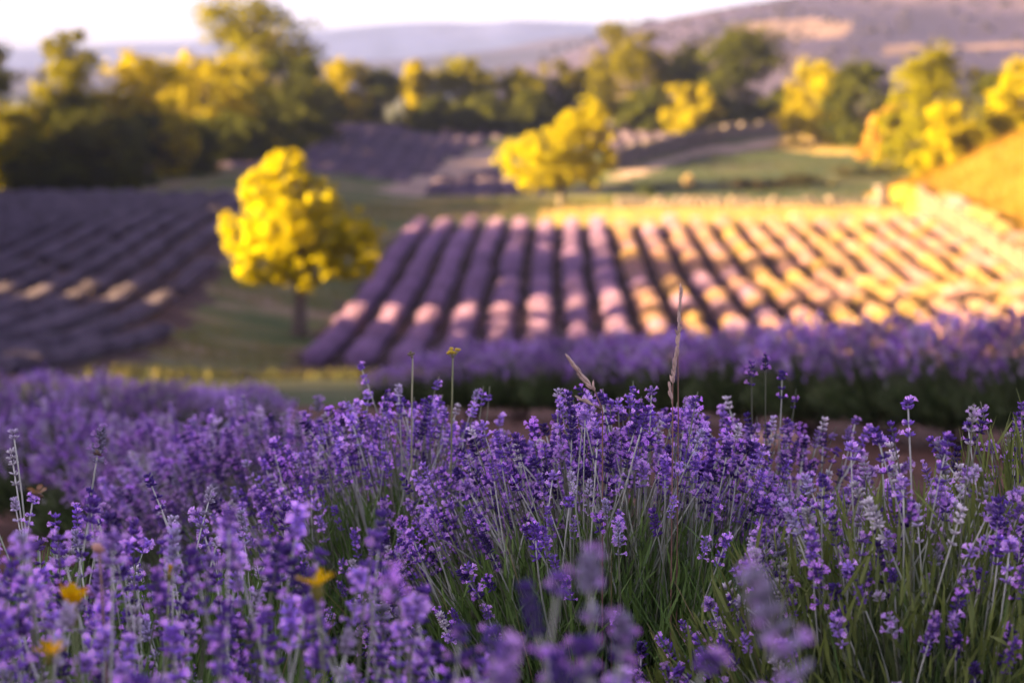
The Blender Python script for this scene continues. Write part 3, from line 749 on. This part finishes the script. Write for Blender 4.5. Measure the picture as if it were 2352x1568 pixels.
BLOOMS, PALES = [], []
for k in range(14):
    g = Geo(); bloom_geo(g, np.random.default_rng(700 + k), PURPLES[k % 4], True, [0.09, 0.20, 0.32, 0.04][k % 4]); BLOOMS.append(g.build('bloom', [M_BLOOM]))
for k in range(7):
    g = Geo(); bloom_geo(g, np.random.default_rng(740 + k), PALE[k % 3], True, [0.04, 0.16, 0.0][k % 3]); PALES.append(g.build('bloom', [M_BLOOM]))
# stems: four lengths, each with two bends
STEMS = []
for k in range(10):
    r = np.random.default_rng(760 + k); L = [0.24, 0.29, 0.34, 0.39, 0.44][k % 5]; bend = r.uniform(0.015, 0.06) * (1 if k < 5 else -0.6)
    pts = bez((0, 0, 0), (0, 0, L * 0.55), (bend, r.uniform(-.01, .01), L), 8)
    V, Q = tube(pts, np.linspace(0.0014, 0.0009, 8), 4)
    t = np.linspace(0, 1, 8); t = np.concatenate([np.repeat(t, 4), [0, 1]])[:, None]
    col = np.array([[0.22, 0.29, 0.14]]) * (1 - t) + np.array([[0.54, 0.55, 0.50]]) * t
    me = mesh('stem', V, Q, M_STEM, col, True)
    tan = pts[-1] - pts[-2]; STEMS.append((me, L, Vector(pts[-1]), Vector(tan).normalized()))

def leafy(g, r, n, fx_, fz, col0, col1, leaf=0.034, wd=0.0036):
    """upright shoots with narrow leaves; fx_ gives bases, fz directions and lengths"""
    P, D, L = fx_(n)
    LV = np.array([[-.4, 0, 0], [.4, 0, 0], [.55, .06, .45], [-.55, .06, .45], [.12, .2, 1], [-.12, .2, 1]], float)
    m = 9
    t = np.linspace(0.2, 1.0, m)[None, :, None]
    pos = (P[:, None, :] + D[:, None, :] * L[:, None, None] * t).reshape(-1, 3)
    k = len(pos)
    d = np.repeat(D, m, 0) + r.normal(0, 0.30, (k, 3)); d[:, 2] += 0.1
    V, Q = stamp(LV * np.array([wd * 2.0, leaf, leaf]), BLQ, basis(d, r.uniform(0, 6.28, k)), pos - d * 0.004, r.uniform(0.6, 1.25, k))
    tt = np.tile(np.linspace(0, 1, m), len(P))[:, None] ** 2
    c = (np.array(col0) * (1 - tt) + np.array(col1) * tt) * r.uniform(0.65, 1.35, (k, 1))
    g.add(V, Q, np.repeat(c, 6, 0))

def dome_shoots(r, rad, h):
    def f(n):
        a = r.uniform(0, 6.28, n); q = np.sqrt(r.uniform(0, 1, n))
        tip = np.stack([np.cos(a) * q * rad, np.sin(a) * q * rad, h * np.sqrt(1 - 0.75 * q ** 2) * r.uniform(0.82, 1.08, n)], 1)
        base = tip * np.array([0.45, 0.45, 0.25]); D = tip - base; L = np.linalg.norm(D, axis=1); D = D / L[:, None]
        L2 = L * 0.72
        return tip - D * L2[:, None], D, L2
    return f
def foliage_mesh(seed, rad, h, n, c0=(0.045, 0.075, 0.030), c1=(0.11, 0.15, 0.045), leaf=0.036, wd=0.0034, blades=600):
    r = np.random.default_rng(seed); g = Geo()
    leafy(g, r, n, dome_shoots(r, rad, h), None, c0, c1, leaf, wd)
    # leafless green flower stems and grass-like blades standing in the foliage
    m = blades
    a = r.uniform(0, 6.28, m); q = np.sqrt(r.uniform(0, 1, m)) * rad * 0.8
    d = np.stack([np.cos(a) * q * 1.6, np.sin(a) * q * 1.6, np.full(m, h)], 1) + r.normal(0, 0.03, (m, 3))
    P = np.stack([np.cos(a) * q * 0.5, np.sin(a) * q * 0.5, np.full(m, h * 0.25)], 1)
    BL = np.array([[-.5, 0, 0], [.5, 0, 0], [.4, 0, .5], [-.4, 0, .5], [.08, .03, 1], [-.08, .03, 1]]) * np.array([0.0026, 1, 1]) * np.array([1, 0.3, 0.30])
    V, Q = stamp(BL, BLQ, basis(d, r.uniform(0, 6.28, m)), P, r.uniform(0.8, 1.35, m))
    c = np.where(r.uniform(0, 1, (m, 1)) < 0.12, np.array([[0.30, 0.24, 0.14]]), np.array([[0.11, 0.20, 0.055]])) * r.uniform(0.7, 1.3, (m, 1))
    g.add(V, Q, np.repeat(c, 6, 0))
    return g.build('foliage', [M_LEAF], False)
def base_mesh(seed, rad):
    r = np.random.default_rng(seed); g = Geo()
    for k in range(26):
        a = r.uniform(0, 6.28); q = rad * r.uniform(0.3, 0.75)
        V, Q = tube(bez((r.normal(0, .02), r.normal(0, .02), -0.03), (math.cos(a) * q * .6, math.sin(a) * q * .6, .07), (math.cos(a) * q, math.sin(a) * q, r.uniform(.16, .26)), 5), np.linspace(.008, .003, 5), 4); g.add(V, Q, (1, 1, 1))
    return g.build('woody_base', [M_BARK])
FOL = [foliage_mesh(800 + k, 0.30, 0.44, 2100, (0.05, 0.10, 0.035), (0.15, 0.24, 0.07), 0.036, 0.0015) for k in range(3)]
FOL_R = foliage_mesh(810, 0.33, 0.50, 1700, (0.06, 0.10, 0.055), (0.17, 0.21, 0.06), 0.038, 0.0017, 220)
WOODY = [base_mesh(820 + k, 0.26) for k in range(2)]

def stalk_tip(r, rad, H, front, spread):
    """a bloom position on the dome of a bush, fewer on the side facing the camera"""
    while True:
        a = r.uniform(0, 6.28); q = math.sqrt(r.uniform(0, 1))
        if math.sin(a) < -0.1 and q > 0.35 and r.uniform() < front: continue
        z = H * (1 - spread * q * q) + r.normal(0, 0.035)
        return np.array([math.cos(a) * q * rad, math.sin(a) * q * rad, z]), np.array([math.cos(a) * q, math.sin(a) * q, 0.0])
def lavender(X, Y, rad, H, n, label, seed, pale=0.1, front=0.6, spread=0.30, fol=None, extra=0, scale=1.0, leanx=0.0, group='lavender bushes of the near row', flush=0.85, bs=1.0, fols=1.0):
    r = np.random.default_rng(seed)
    z0 = float(hz(X, Y))
    root = empty('lavender_bush', (X, Y, z0)); tag(root, label, 'lavender bush', group)
    f = link('foliage', fol or FOL[seed % 3], root); f.rotation_euler = (0, 0, r.uniform(0, 6.28)); s = rad / 0.30
    f.scale = (s * 0.98 * fols, s * 0.98 * fols, (H - 0.13) / 0.44 * fols); f['kind'] = 'stuff'
    b = link('woody_base', WOODY[seed % 2], root); b.rotation_euler = (0, 0, r.uniform(0, 6.28)); b.scale = (s, s, 1)
    for k in range(n):
        tip, dirv = stalk_tip(r, rad, H, front, spread)
        me, L, tl, tt = STEMS[r.integers(0, 10)]
        d = Vector((dirv[0] * flush + r.normal(0, .09) + leanx, dirv[1] * flush + r.normal(0, .09), 1.0)).normalized()
        q = Vector((0, 0, 1)).rotation_difference(d) @ Quaternion((0, 0, 1), r.uniform(0, 6.28))
        o = bpy.data.objects.new('flower_stalk', me); C.objects.link(o); o.parent = root
        sc_ = r.uniform(0.92, 1.1)
        o.rotation_mode = 'QUATERNION'; o.rotation_quaternion = q; o.scale = (sc_,) * 3
        o.location = Vector(tip) - (q @ (tl * sc_))
        bl = PALES[r.integers(0, 7)] if r.uniform() < pale else BLOOMS[r.integers(0, 14)]
        c = bpy.data.objects.new('bloom', bl); C.objects.link(c); c.parent = o
        c.rotation_mode = 'QUATERNION'; c.rotation_quaternion = Vector((0, 0, 1)).rotation_difference(tt) @ Quaternion((0, 0, 1), r.uniform(0, 6.28))
        c.location = tl; c.scale = (r.uniform(0.85, 1.2) * bs,) * 3
    if extra:
        o = link('flower_mass', mass_mesh(seed + 50, rad, H, extra, pale, front, spread, flush, fat=bs * 1.15), root); o['kind'] = 'stuff'
    return root
def mass_mesh(seed, rad, H, n, pale, front, spread, flush, hi=False, stemlen=0.26, fat=1.0):
    r = np.random.default_rng(seed); g = Geo()
    for k in range(n):
        tip, dirv = stalk_tip(r, rad, H, front, spread)
        d = np.array([dirv[0] * flush + r.normal(0, .09), dirv[1] * flush + r.normal(0, .09), 1.0]); d /= np.linalg.norm(d)
        B = basis(d[None], np.array([r.uniform(0, 6.28)]))[0]
        bloom_geo(g, r, PALE[r.integers(0, 3)] if r.uniform() < pale else PURPLES[r.integers(0, 4)], hi, r.choice([0.1, 0.25, 0.45]), B, tip, fat * r.uniform(0.72, 0.98))
        V, Q = tube(bez(tip - d * stemlen - np.array([dirv[0], dirv[1], 0]) * -0.02, tip - d * stemlen * .5, tip + d * 0.02, 4), [0.0013, 0.001, 0.0009, 0.0007], 4)
        g.add(V, Q, np.array([0.20, 0.22, 0.14]) * r.uniform(0.8, 1.2))
    return g.build('flower_mass', [M_BLOOM])

def bx(xd, Y): return (xd - 1176) / FD * Y
def topz(yd, Y, X): return at(1176, yd, Y)[2] - float(hz(X, Y))
NEAR = [  # xd, distance, radius, picture height of the flower tops, stalks, label, pale, front, extra, foliage, bloom size, spread, splay
    (1430, 3.12, 0.34, 1010, 270, 'broad in-focus lavender bush in the middle with green foliage below its flowers', 0.08, 0.87, 360, None, 0.66, 0.36, 0.75),
    (930, 3.55, 0.31, 965, 225, 'lavender bush with dark purple heads behind and left of the middle bush', 0.12, 0.45, 280, None, 0.66, 0.38, 0.7),
    (1760, 3.45, 0.27, 990, 110, 'thinner lavender bush between the middle bush and the right one', 0.12, 0.6, 110, None, 0.64, 0.36, 0.7),
    (2130, 2.62, 0.31, 1090, 185, 'pale-flowered lavender bush with long grey-green leaves at lower right', 0.36, 0.50, 130, FOL_R, 0.70, 0.55, 0.7),
    (2440, 2.95, 0.26, 950, 75, 'lavender bush with upright stalks at the right edge', 0.42, 0.4, 50, FOL_R, 0.70, 0.5, 0.35),
    (230, 2.35, 0.27, 1290, 105, 'large-headed lavender bush with the yellow flowers at lower left', 0.16, 0.15, 60, None, 0.80, 0.6, 0.25),
    (-20, 2.75, 0.26, 1110, 70, 'lavender bush with silvery spent heads at the left edge', 0.45, 0.3, 0, None, 0.72, 0.5, 0.2),
    (430, 2.78, 0.20, 1120, 42, 'slim lavender bush with tall silvery heads behind the lower left bush', 0.60, 0.2, 0, None, 0.72, 0.5, 0.25),
    (690, 2.02, 0.24, 1340, 105, 'dense purple lavender bush at the bottom left of the middle', 0.16, 0.1, 60, None, 0.80, 0.6, 0.25),
    (1010, 1.62, 0.16, 1520, 40, 'blurred near lavender bush at the bottom edge left of the middle', 0.25, 0.1, 20, None, 0.75, 0.5, 0.2),
    (1430, 1.45, 0.15, 1440, 36, 'very blurred lavender heads close to the camera at the bottom middle', 0.35, 0.0, 0, None, 0.8, 0.3, 0.2),
    (1960, 1.30, 0.09, 1590, 8, 'few pale out-of-focus lavender heads close to the camera at the bottom right of the middle', 0.7, 0.0, 0, None, 0.9, 0.3, 0.2),
    (20, 2.0, 0.20, 1370, 50, 'purple lavender bush rising at the lower part of the left edge', 0.16, 0.1, 25, None, 0.80, 0.5, 0.2),
    (330, 1.75, 0.20, 1560, 45, 'lavender bush at the bottom left corner with crowded purple heads', 0.18, 0.1, 20, None, 0.80, 0.5, 0.2),
]
for k, (xd, Y, rad, yt, n, lab, pale, front, extra, fol, bs, spread, splay) in enumerate(NEAR):
    X = bx(xd, Y)
    lavender(X, Y, rad, topz(yt, Y, X), n, lab, 1000 + k * 7, pale, front, spread, fol, extra, bs=bs, flush=splay)

# ------------------------------------------------------------------ second rows of lavender, out of focus
def mid_bush(seed, front=0.2, pale=0.35):
    return mass_mesh(seed, 0.44, 0.66, 430, pale, front, 0.34, 0.8, False, 0.24, 1.2)
MASS2 = [mid_bush(1500 + k) for k in range(3)]
FOL2 = [foliage_mesh(1520 + k, 0.42, 0.46, 900, (0.05, 0.075, 0.04), (0.13, 0.17, 0.08), 0.045, 0.004) for k in range(2)]
def bush2(X, Y, s, label, group, k):
    z0 = float(hz(X, Y)); root = empty('lavender_bush', (X, Y, z0), k * 1.7, s); tag(root, label, 'lavender bush', group)
    o = link('flower_mass', MASS2[k % 3], root); o['kind'] = 'stuff'
    o = link('foliage', FOL2[k % 2], root); o['kind'] = 'stuff'
    link('woody_base', WOODY[k % 2], root)
# row across the slope behind the middle bush, from its far end on the left towards the right
row2 = [(890, 16.6), (985, 16.0), (1085, 15.4), (1190, 14.8), (1310, 14.2), (1435, 13.6), (1570, 13.1), (1715, 12.6), (1870, 12.1), (2035, 11.7), (2210, 11.3), (2395, 10.9), (2590, 10.6), (2800, 10.3)]
for k, (xd, Y) in enumerate(row2):
    X = bx(xd, Y)
    yt = np.interp(xd, [890, 1000, 1100, 1300, 1600, 2000, 2352, 2800], [838, 800, 776, 768, 745, 716, 700, 690])
    s = topz(yt, Y, X) / 0.74
    bush2(X, Y, s, 'out-of-focus lavender bush, %s from the left in the row behind the middle bush' % ORD[k], 'lavender bushes of the blurred row on the right', k)
row1 = [(690, 4.3, 935), (560, 4.9, 940), (420, 5.7, 945), (270, 6.6, 940), (110, 7.6, 915), (-60, 8.8, 890), (-230, 10.2, 870)]
for k, (xd, Y, yt) in enumerate(row1):
    X = bx(xd, Y); bush2(X, Y, max(0.5, topz(yt, Y, X) / 0.74), 'blurred lavender bush, %s in the row running back to the left' % ORD[k], 'lavender bushes of the row running back to the left', k + 1)
row3 = [(575, 11.0, 893), (470, 10.6, 878), (360, 10.2, 866), (230, 10.8, 852), (90, 11.4, 842), (-60, 12.2, 836)]
for k, (xd, Y, yt) in enumerate(row3):
    X = bx(xd, Y); bush2(X, Y, max(0.45, topz(yt, Y, X) / 0.74), 'very blurred lavender bush below the left field, %s from the grass path' % ORD[k], 'blurred lavender bushes below the left field', k + 2)
# ------------------------------------------------------------------ small plants, stones and insects
def stem_to_ground(g, top, r, rad, col, lean=0.03, n=9):
    gz = float(hz(top[0], top[1]))
    b = np.array([top[0] + r.normal(0, lean), top[1] + r.normal(0, lean), gz - 0.02])
    m = (top + b) / 2 + np.array([r.normal(0, 0.01), r.normal(0, 0.01), 0.05])
    V, Q = tube(bez(b, m, top, n), np.linspace(rad * 1.2, rad * 0.8, n), 6); g.add(V, Q, col)
    return b
def local(o_, g):
    """moves collected points so that the thing stands at its own base"""
    g.V = [v - np.array(o_, np.float32) for v in g.V]
def spikelets(g, r, a, b, n, ln, wd, col, spread=0.35):
    a, b = np.array(a), np.array(b); ax = (b - a) / np.linalg.norm(b - a)
    t = np.linspace(0, 1, n) ** 0.9
    P = a + (b - a) * t[:, None]
    D = ax + r.normal(0, spread, (n, 3)) * (0.4 + 0.6 * (1 - t[:, None]))
    tv, tq = lathe([(0.05, 0), (0.5, .3), (0.42, .6), (0.05, 1.0)], 5)
    V, Q = stamp(tv * np.array([wd, wd, ln]), tq, basis(D, r.uniform(0, 6, n)), P, r.uniform(0.7, 1.2, n))
    g.add(V, Q, np.repeat(np.array(col) * r.uniform(0.75, 1.25, (n, 1)), len(tv), 0))
def grass_stalk(head, foot_px, Y, label, seed, side=()):
    r = np.random.default_rng(seed)
    a = at(*head[0], Y); b = at(*head[1], Y); f = at(*foot_px, Y)
    base = np.array([f[0] + (f[0] - b[0]) * 0.3, f[1] + 0.02, float(hz(f[0], f[1]))])
    root = empty('grass_stalk', base)
    g = Geo(); V, Q = tube(np.vstack([bez(base - [0, 0, .02], (base + f) / 2, f, 6), bez(f, (f + b) / 2, b, 6)[1:], bez(b, (a + b) / 2, a, 6)[1:]]), np.linspace(0.0011, 0.0004, 16), 5)
    g.add(V, Q, (0.30, 0.17, 0.13)); local(base, g); link('stem', g.build('stem', [M_STEM]), root)
    g = Geo(); spikelets(g, r, b, a, 46, 0.011, 0.0036, (0.52, 0.38, 0.31), 0.22)
    local(base, g); link('seed_head', g.build('seed_head', [M_STEM]), root)
    for (p0, p1) in side:
        g = Geo(); p, q = at(*p0, Y), at(*p1, Y); V, Q = tube(bez(q, (p + q) / 2, p, 5), np.linspace(0.0007, 0.0004, 5), 4); g.add(V, Q, (0.36, 0.26, 0.2))
        spikelets(g, r, q + (p - q) * 0.35, p, 16, 0.010, 0.0034, (0.52, 0.38, 0.31), 0.2); local(base, g); link('side_spikelet', g.build('side_spikelet', [M_STEM]), root)
    tag(root, label, 'grass stalk', 'dry grass stalks above the middle bush')
grass_stalk([(1563, 665), (1557, 800)], (1558, 965), 3.0, 'tallest dry grass stalk with brownish seed head in front of the sunlit rows', 1)
grass_stalk([(1553, 808), (1545, 882)], (1545, 980), 2.97, 'shorter dry grass stalk with pinkish seed head beside the tallest one', 2, [((1538, 890), (1545, 935))])
grass_stalk([(1310, 828), (1366, 898)], (1384, 940), 2.95, 'dry grass stalk bent to the left with pale seed head', 3, [((1336, 868), (1372, 905)), ((1334, 917), (1382, 938))])

# yellow button weed and the green one beside it
r = np.random.default_rng(5)
top = at(1040, 822, 3.4); g = Geo(); b_ = stem_to_ground(g, top, r, 0.0016, (0.28, 0.30, 0.14), 0.01); root = empty('button_weed', b_); local(b_, g); link('stem', g.build('stem', [M_STEM]), root)
bt, bq = lathe([(0.02, 0), (0.55, .15), (0.85, .7), (0.5, 1.0), (0.02, 1.05)], 8)
for k in range(9):
    a = k * 2.4; q = 0.0088 * math.sqrt(k / 8.0); p = top + np.array([math.cos(a) * q, math.sin(a) * q, 0.008 + 0.003 * r.uniform(-1, 1) + 0.002 * (k > 5)])
    g = Geo(); V, Q = tube(bez(top, (top + p) / 2 - np.array([0, 0, .001]), p, 4), 0.0006, 4); g.add(V, Q, (0.3, 0.3, 0.14))
    V, Q = stamp(bt * 0.0040, bq, np.eye(3)[None], p[None] - np.array([[0, 0, .0005]])); g.add(V, Q, (0.62, 0.46, 0.04)); local(b_, g); link('flower_button', g.build('flower_button', [M_PLAIN]), root)
tag(root, 'tall weed with a flat cluster of yellow buttons above the lavender', 'weed')
top = at(948, 815, 3.45); g = Geo(); b_ = stem_to_ground(g, top, r, 0.0015, (0.30, 0.30, 0.18), 0.01); root = empty('grey_weed', b_); local(b_, g); link('stem', g.build('stem', [M_STEM]), root)
g = Geo()
for k in range(6):
    p = top + r.normal(0, 0.003, 3); V, Q = stamp(bt * 0.0032, bq, basis(r.normal(0, .4, (1, 3)) + np.array([[0, 0, 1]]), np.zeros(1)), p[None]); g.add(V, Q, (0.20, 0.17, 0.10))
local(b_, g); link('seed_head', g.build('seed_head', [M_PLAIN]), root)
for (x0, y0, x1, y1) in ((950, 862, 940, 843), (956, 885, 963, 862)):
    p, q = at(x0, y0, 3.45), at(x1, y1, 3.45); g = Geo(); D = (q - p)[None]
    V, Q = stamp(BLV * np.array([0.003, 0.004, np.linalg.norm(D)]), BLQ, basis(D, np.zeros(1)), p[None]); g.add(V, Q, (0.34, 0.32, 0.24)); local(b_, g); link('leaf', g.build('leaf', [M_LEAF]), root)
tag(root, 'thin grey-green weed with brown seed head left of the yellow button weed', 'weed')

# yellow hawkweed flowers
def daisy(px, Y, rad, n, tilt, open_, col, label, seed, petals=None):
    r = np.random.default_rng(seed); c = at(*px, Y); g = Geo()
    b_ = stem_to_ground(g, c, r, 0.0013, (0.20, 0.24, 0.10), 0.015); root = empty('yellow_flower', b_); local(b_, g); link('stem', g.build('stem', [M_STEM]), root)
    up = Vector(tilt).normalized(); B = basis(np.array([up]), np.zeros(1))
    cv, cq = lathe([(0.1, -0.9), (0.30, -0.6), (0.36, -0.1), (0.24, 0.05), (0.02, 0.1)], 9)
    g = Geo(); V, Q = stamp(cv * rad * 0.9, cq, B, c[None]); g.add(V, Q, (0.16, 0.15, 0.03)); local(b_, g); link('calyx', g.build('calyx', [M_PLAIN]), root)
    pv_ = np.array([[-.10, .12, 0], [.10, .12, 0], [.17, .55, .10], [-.17, .55, .10], [.13, 1.0, .12], [-.13, 1.0, .12]]); pq_ = np.array([[0, 1, 2, 3], [3, 2, 4, 5]])
    for k in range(n):
        a = k * 2 * math.pi / n + r.normal(0, 0.12); e = open_ + r.normal(0, 0.14)
        Rz = np.array([[math.cos(a), -math.sin(a), 0], [math.sin(a), math.cos(a), 0], [0, 0, 1]]); Rx = np.array([[1, 0, 0], [0, math.cos(e), -math.sin(e)], [0, math.sin(e), math.cos(e)]])
        g = Geo(); V, Q = stamp(pv_ * rad * r.uniform(0.85, 1.1), pq_, (B[0] @ Rz @ Rx)[None], c[None]); g.add(V, Q, np.array(col) * r.uniform(0.85, 1.1)); local(b_, g)
        me = g.build('petal', [M_GRASS]); link('petal', me, root)
    tag(root, label, 'flower', 'yellow flowers among the lavender')
daisy((163, 1400), 1.98, 0.021, 13, (0.05, -0.25, 1), 0.95, (0.80, 0.52, 0.01), 'bright yellow cup-shaped flower at lower left', 11)
daisy((172, 1364), 2.02, 0.0165, 9, (0.25, 0.1, 1), 0.25, (0.62, 0.24, 0.012), 'orange withering flower just above the bright yellow one', 12)
daisy((727, 1345), 1.80, 0.0165, 9, (-0.1, -0.1, 1), 0.30, (0.80, 0.50, 0.01), 'yellow flower seen from the side among the dense heads at the bottom', 13)
daisy((389, 1318), 2.2, 0.0085, 8, (0.1, 0, 1), 1.25, (0.70, 0.48, 0.02), 'small closed yellow bud right of the bright yellow flower', 14)
daisy((115, 1500), 1.8, 0.0130, 7, (0.2, -0.2, 1), 0.35, (0.75, 0.42, 0.012), 'small ragged yellow flower in the lower left corner', 15)
# dried peach-coloured head
c = at(228, 1262, 2.15); g = Geo(); b_ = stem_to_ground(g, c, np.random.default_rng(3), 0.0012, (0.35, 0.22, 0.15), 0.01); root = empty('dried_flower', b_); local(b_, g); link('stem', g.build('stem', [M_STEM]), root)
g = Geo(); V, Q = stamp(bt * 0.0085, bq, np.eye(3)[None], c[None] - np.array([[0, 0, .003]])); g.add(V, Q, (0.55, 0.30, 0.22)); spikelets(g, np.random.default_rng(4), c + np.array([-.007, 0, .005]), c + np.array([.007, 0, .005]), 16, 0.006, 0.002, (0.75, 0.55, 0.48), 0.2)
local(b_, g); link('flower_head', g.build('flower_head', [M_PLAIN]), root); tag(root, 'dried peach-coloured flower head among the purple heads at lower left', 'flower')

# butterfly with chequered wings, two bees
def insect(name, px, Y, size, bodycol, label, cat, wings, heading):
    c = at(*px, Y); root = empty(name, c, heading)
    bv, bq_ = lathe([(0.02, -1.0), (0.22, -0.7), (0.28, -0.2), (0.16, 0.05), (0.25, 0.3), (0.2, 0.55), (0.17, 0.75), (0.02, 0.95)], 8)
    g = Geo(); V, Q = stamp(bv * size * np.array([1, 1, 1]), bq_, basis(np.array([[0, 1.0, 0.25]]), np.zeros(1)), np.zeros((1, 3)))
    g.add(V, Q, np.tile(bodycol, (len(bv), 1)) * (0.5 + 0.8 * (np.arange(len(bv)) // 8 % 2))[:, None]); link('body', g.build('body', [M_PLAIN]), root)
    for sx in (-1, 1):
        for (pts, cols) in wings:
            nU = 7; u = np.linspace(0, 1, nU)
            P = np.array(pts, float)                       # root, front tip, rear tip
            Vv, Cc = [], []
            for i in range(nU):
                for j in range(nU):
                    p = P[0] + u[i] * ((P[1] - P[0]) * (1 - u[j]) + (P[2] - P[0]) * u[j]) * (1 - 0.12 * (2 * u[j] - 1) ** 2)
                    Vv.append((sx * p[0] * size, p[1] * size, p[2] * size + 0.15 * size * u[i] * math.sin(u[j] * 3)))
                    Cc.append(cols[(i + j) % 2] if 0 < i < nU - 1 else cols[0])
            Qv = [(i * nU + j, (i + 1) * nU + j, (i + 1) * nU + j + 1, i * nU + j + 1) for i in range(nU - 1) for j in range(nU - 1)]
            link('wing', mesh('wing', np.array(Vv), np.array(Qv), M_GRASS, np.array(Cc), True), root)
    g = Geo()
    for sx in (-1, 1):
        V, Q = tube(bez((sx * .08 * size, .8 * size, .3 * size), (sx * .2 * size, 1.2 * size, .5 * size), (sx * .35 * size, 1.5 * size, .6 * size), 5), 0.03 * size, 4); g.add(V, Q, bodycol)
    link('antennae', g.build('antennae', [M_PLAIN]), root)
    tag(root, label, cat)
insect('butterfly', (86, 1136), 2.4, 0.008, (0.10, 0.06, 0.04), 'small brown chequered butterfly perched among stalks at the left edge', 'butterfly',
       [(((0.1, 0.2, 0.1), (1.3, 0.9, 1.0), (1.2, -0.3, 1.1)), ((0.16, 0.08, 0.04), (0.55, 0.36, 0.26))), (((0.1, -0.1, 0.1), (1.1, -0.2, 0.8), (0.8, -1.1, 0.7)), ((0.15, 0.08, 0.04), (0.6, 0.42, 0.3)))], 1.2)
BW = [(((0.15, 0.2, 0.2), (1.2, 0.4, 0.7), (1.1, -0.5, 0.6)), ((0.22, 0.17, 0.16), (0.26, 0.2, 0.18)))]
insect('bee', (224, 1043), 2.5, 0.0055, (0.09, 0.045, 0.04), 'small dark bee flying beside the tall dark purple head at left', 'bee', BW, 1.9)
insect('bee', (1216, 1229), 2.85, 0.0050, (0.03, 0.022, 0.02), 'small black bee at a flower on the front of the middle bush', 'bee', BW, 0.6)

# stones lying on the soil between the rows, and one on the path
stones = [((1795, 990), 11.3, 0.24, 'flat stone tinted pinkish as if sunlit on the red soil right of the middle bush', (0.42, 0.25, 0.19)), ((1880, 1010), 10.8, 0.12, 'small reddish stone right of the pinkish flat stone', (0.22, 0.13, 0.10)),  # pinkish tint of the first stone stands for warm sunlight on it
          ((2240, 1040), 9.2, 0.14, 'reddish stone on the soil near the right edge', (0.22, 0.12, 0.09)), ((1990, 1035), 9.8, 0.09, 'little brown stone in the gap between the lavender rows', (0.18, 0.11, 0.09)),
          ((552, 866), 56.0, 0.55, 'dark rock lying on the grass path below the golden tree', (0.07, 0.055, 0.06))]
for k, (px, Y, sz, lab, col) in enumerate(stones):
    X = (px[0] - 1176) / FD * Y; p = (X, Y, float(hz(X, Y)) + sz * 0.12)
    tv, tq = ROCKS[k % 4]; o = link('stone', mesh('stone', tv * np.array([sz, sz * .7, sz * .42]), tq, M_PLAIN, np.tile(col, (len(tv), 1)), True), None, p); o.rotation_euler = (0, 0, k * 1.3)
    tag(o, lab, 'stone', 'stones on the ground')
g = Geo()
for k in range(4):
    n = 420; P = np.stack([rng.uniform(-3.5, 5, n), rng.uniform(3.5, 16, n), np.zeros(n)], 1); P[:, 2] = hz(P[:, 0], P[:, 1])
    V, Q = stamp(ROCKS[k][0] * np.array([1, .8, .6]), ROCKS[k][1], basis(np.tile([[0, 0, 1.]], (n, 1)), rng.uniform(0, 6, n)), P, rng.uniform(0.015, 0.06, n))
    g.add(V, Q, np.repeat(rng.uniform(0.6, 1.3, (n, 1)) * np.array([[0.15, 0.08, 0.06]]), len(ROCKS[k][0]), 0))
tag(link('soil_clods', g.build('soil_clods', [M_PLAIN])), 'crumbly clods of red soil between the lavender rows', 'soil', kind='stuff')

# ------------------------------------------------------------------ haze
hv = bpy.data.materials.new('haze_air'); hv.use_nodes = True
n_ = hv.node_tree.nodes; n_.clear()
pv = n_.new('ShaderNodeVolumePrincipled'); pv.inputs['Color'].default_value = (0.34, 0.42, 1.0, 1); pv.inputs['Density'].default_value = 0.00009; pv.inputs['Anisotropy'].default_value = 0.0
ov = n_.new('ShaderNodeOutputMaterial'); hv.node_tree.links.new(pv.outputs[0], ov.inputs['Volume'])
hb = BOXV.copy(); hb = hb * np.array([4900, 3500, 90]) + np.array([0, 1450, 17.0])
tag(link('haze', mesh('haze', hb, BOXQ, hv)), 'pale evening haze over the valley', 'haze', kind='stuff')
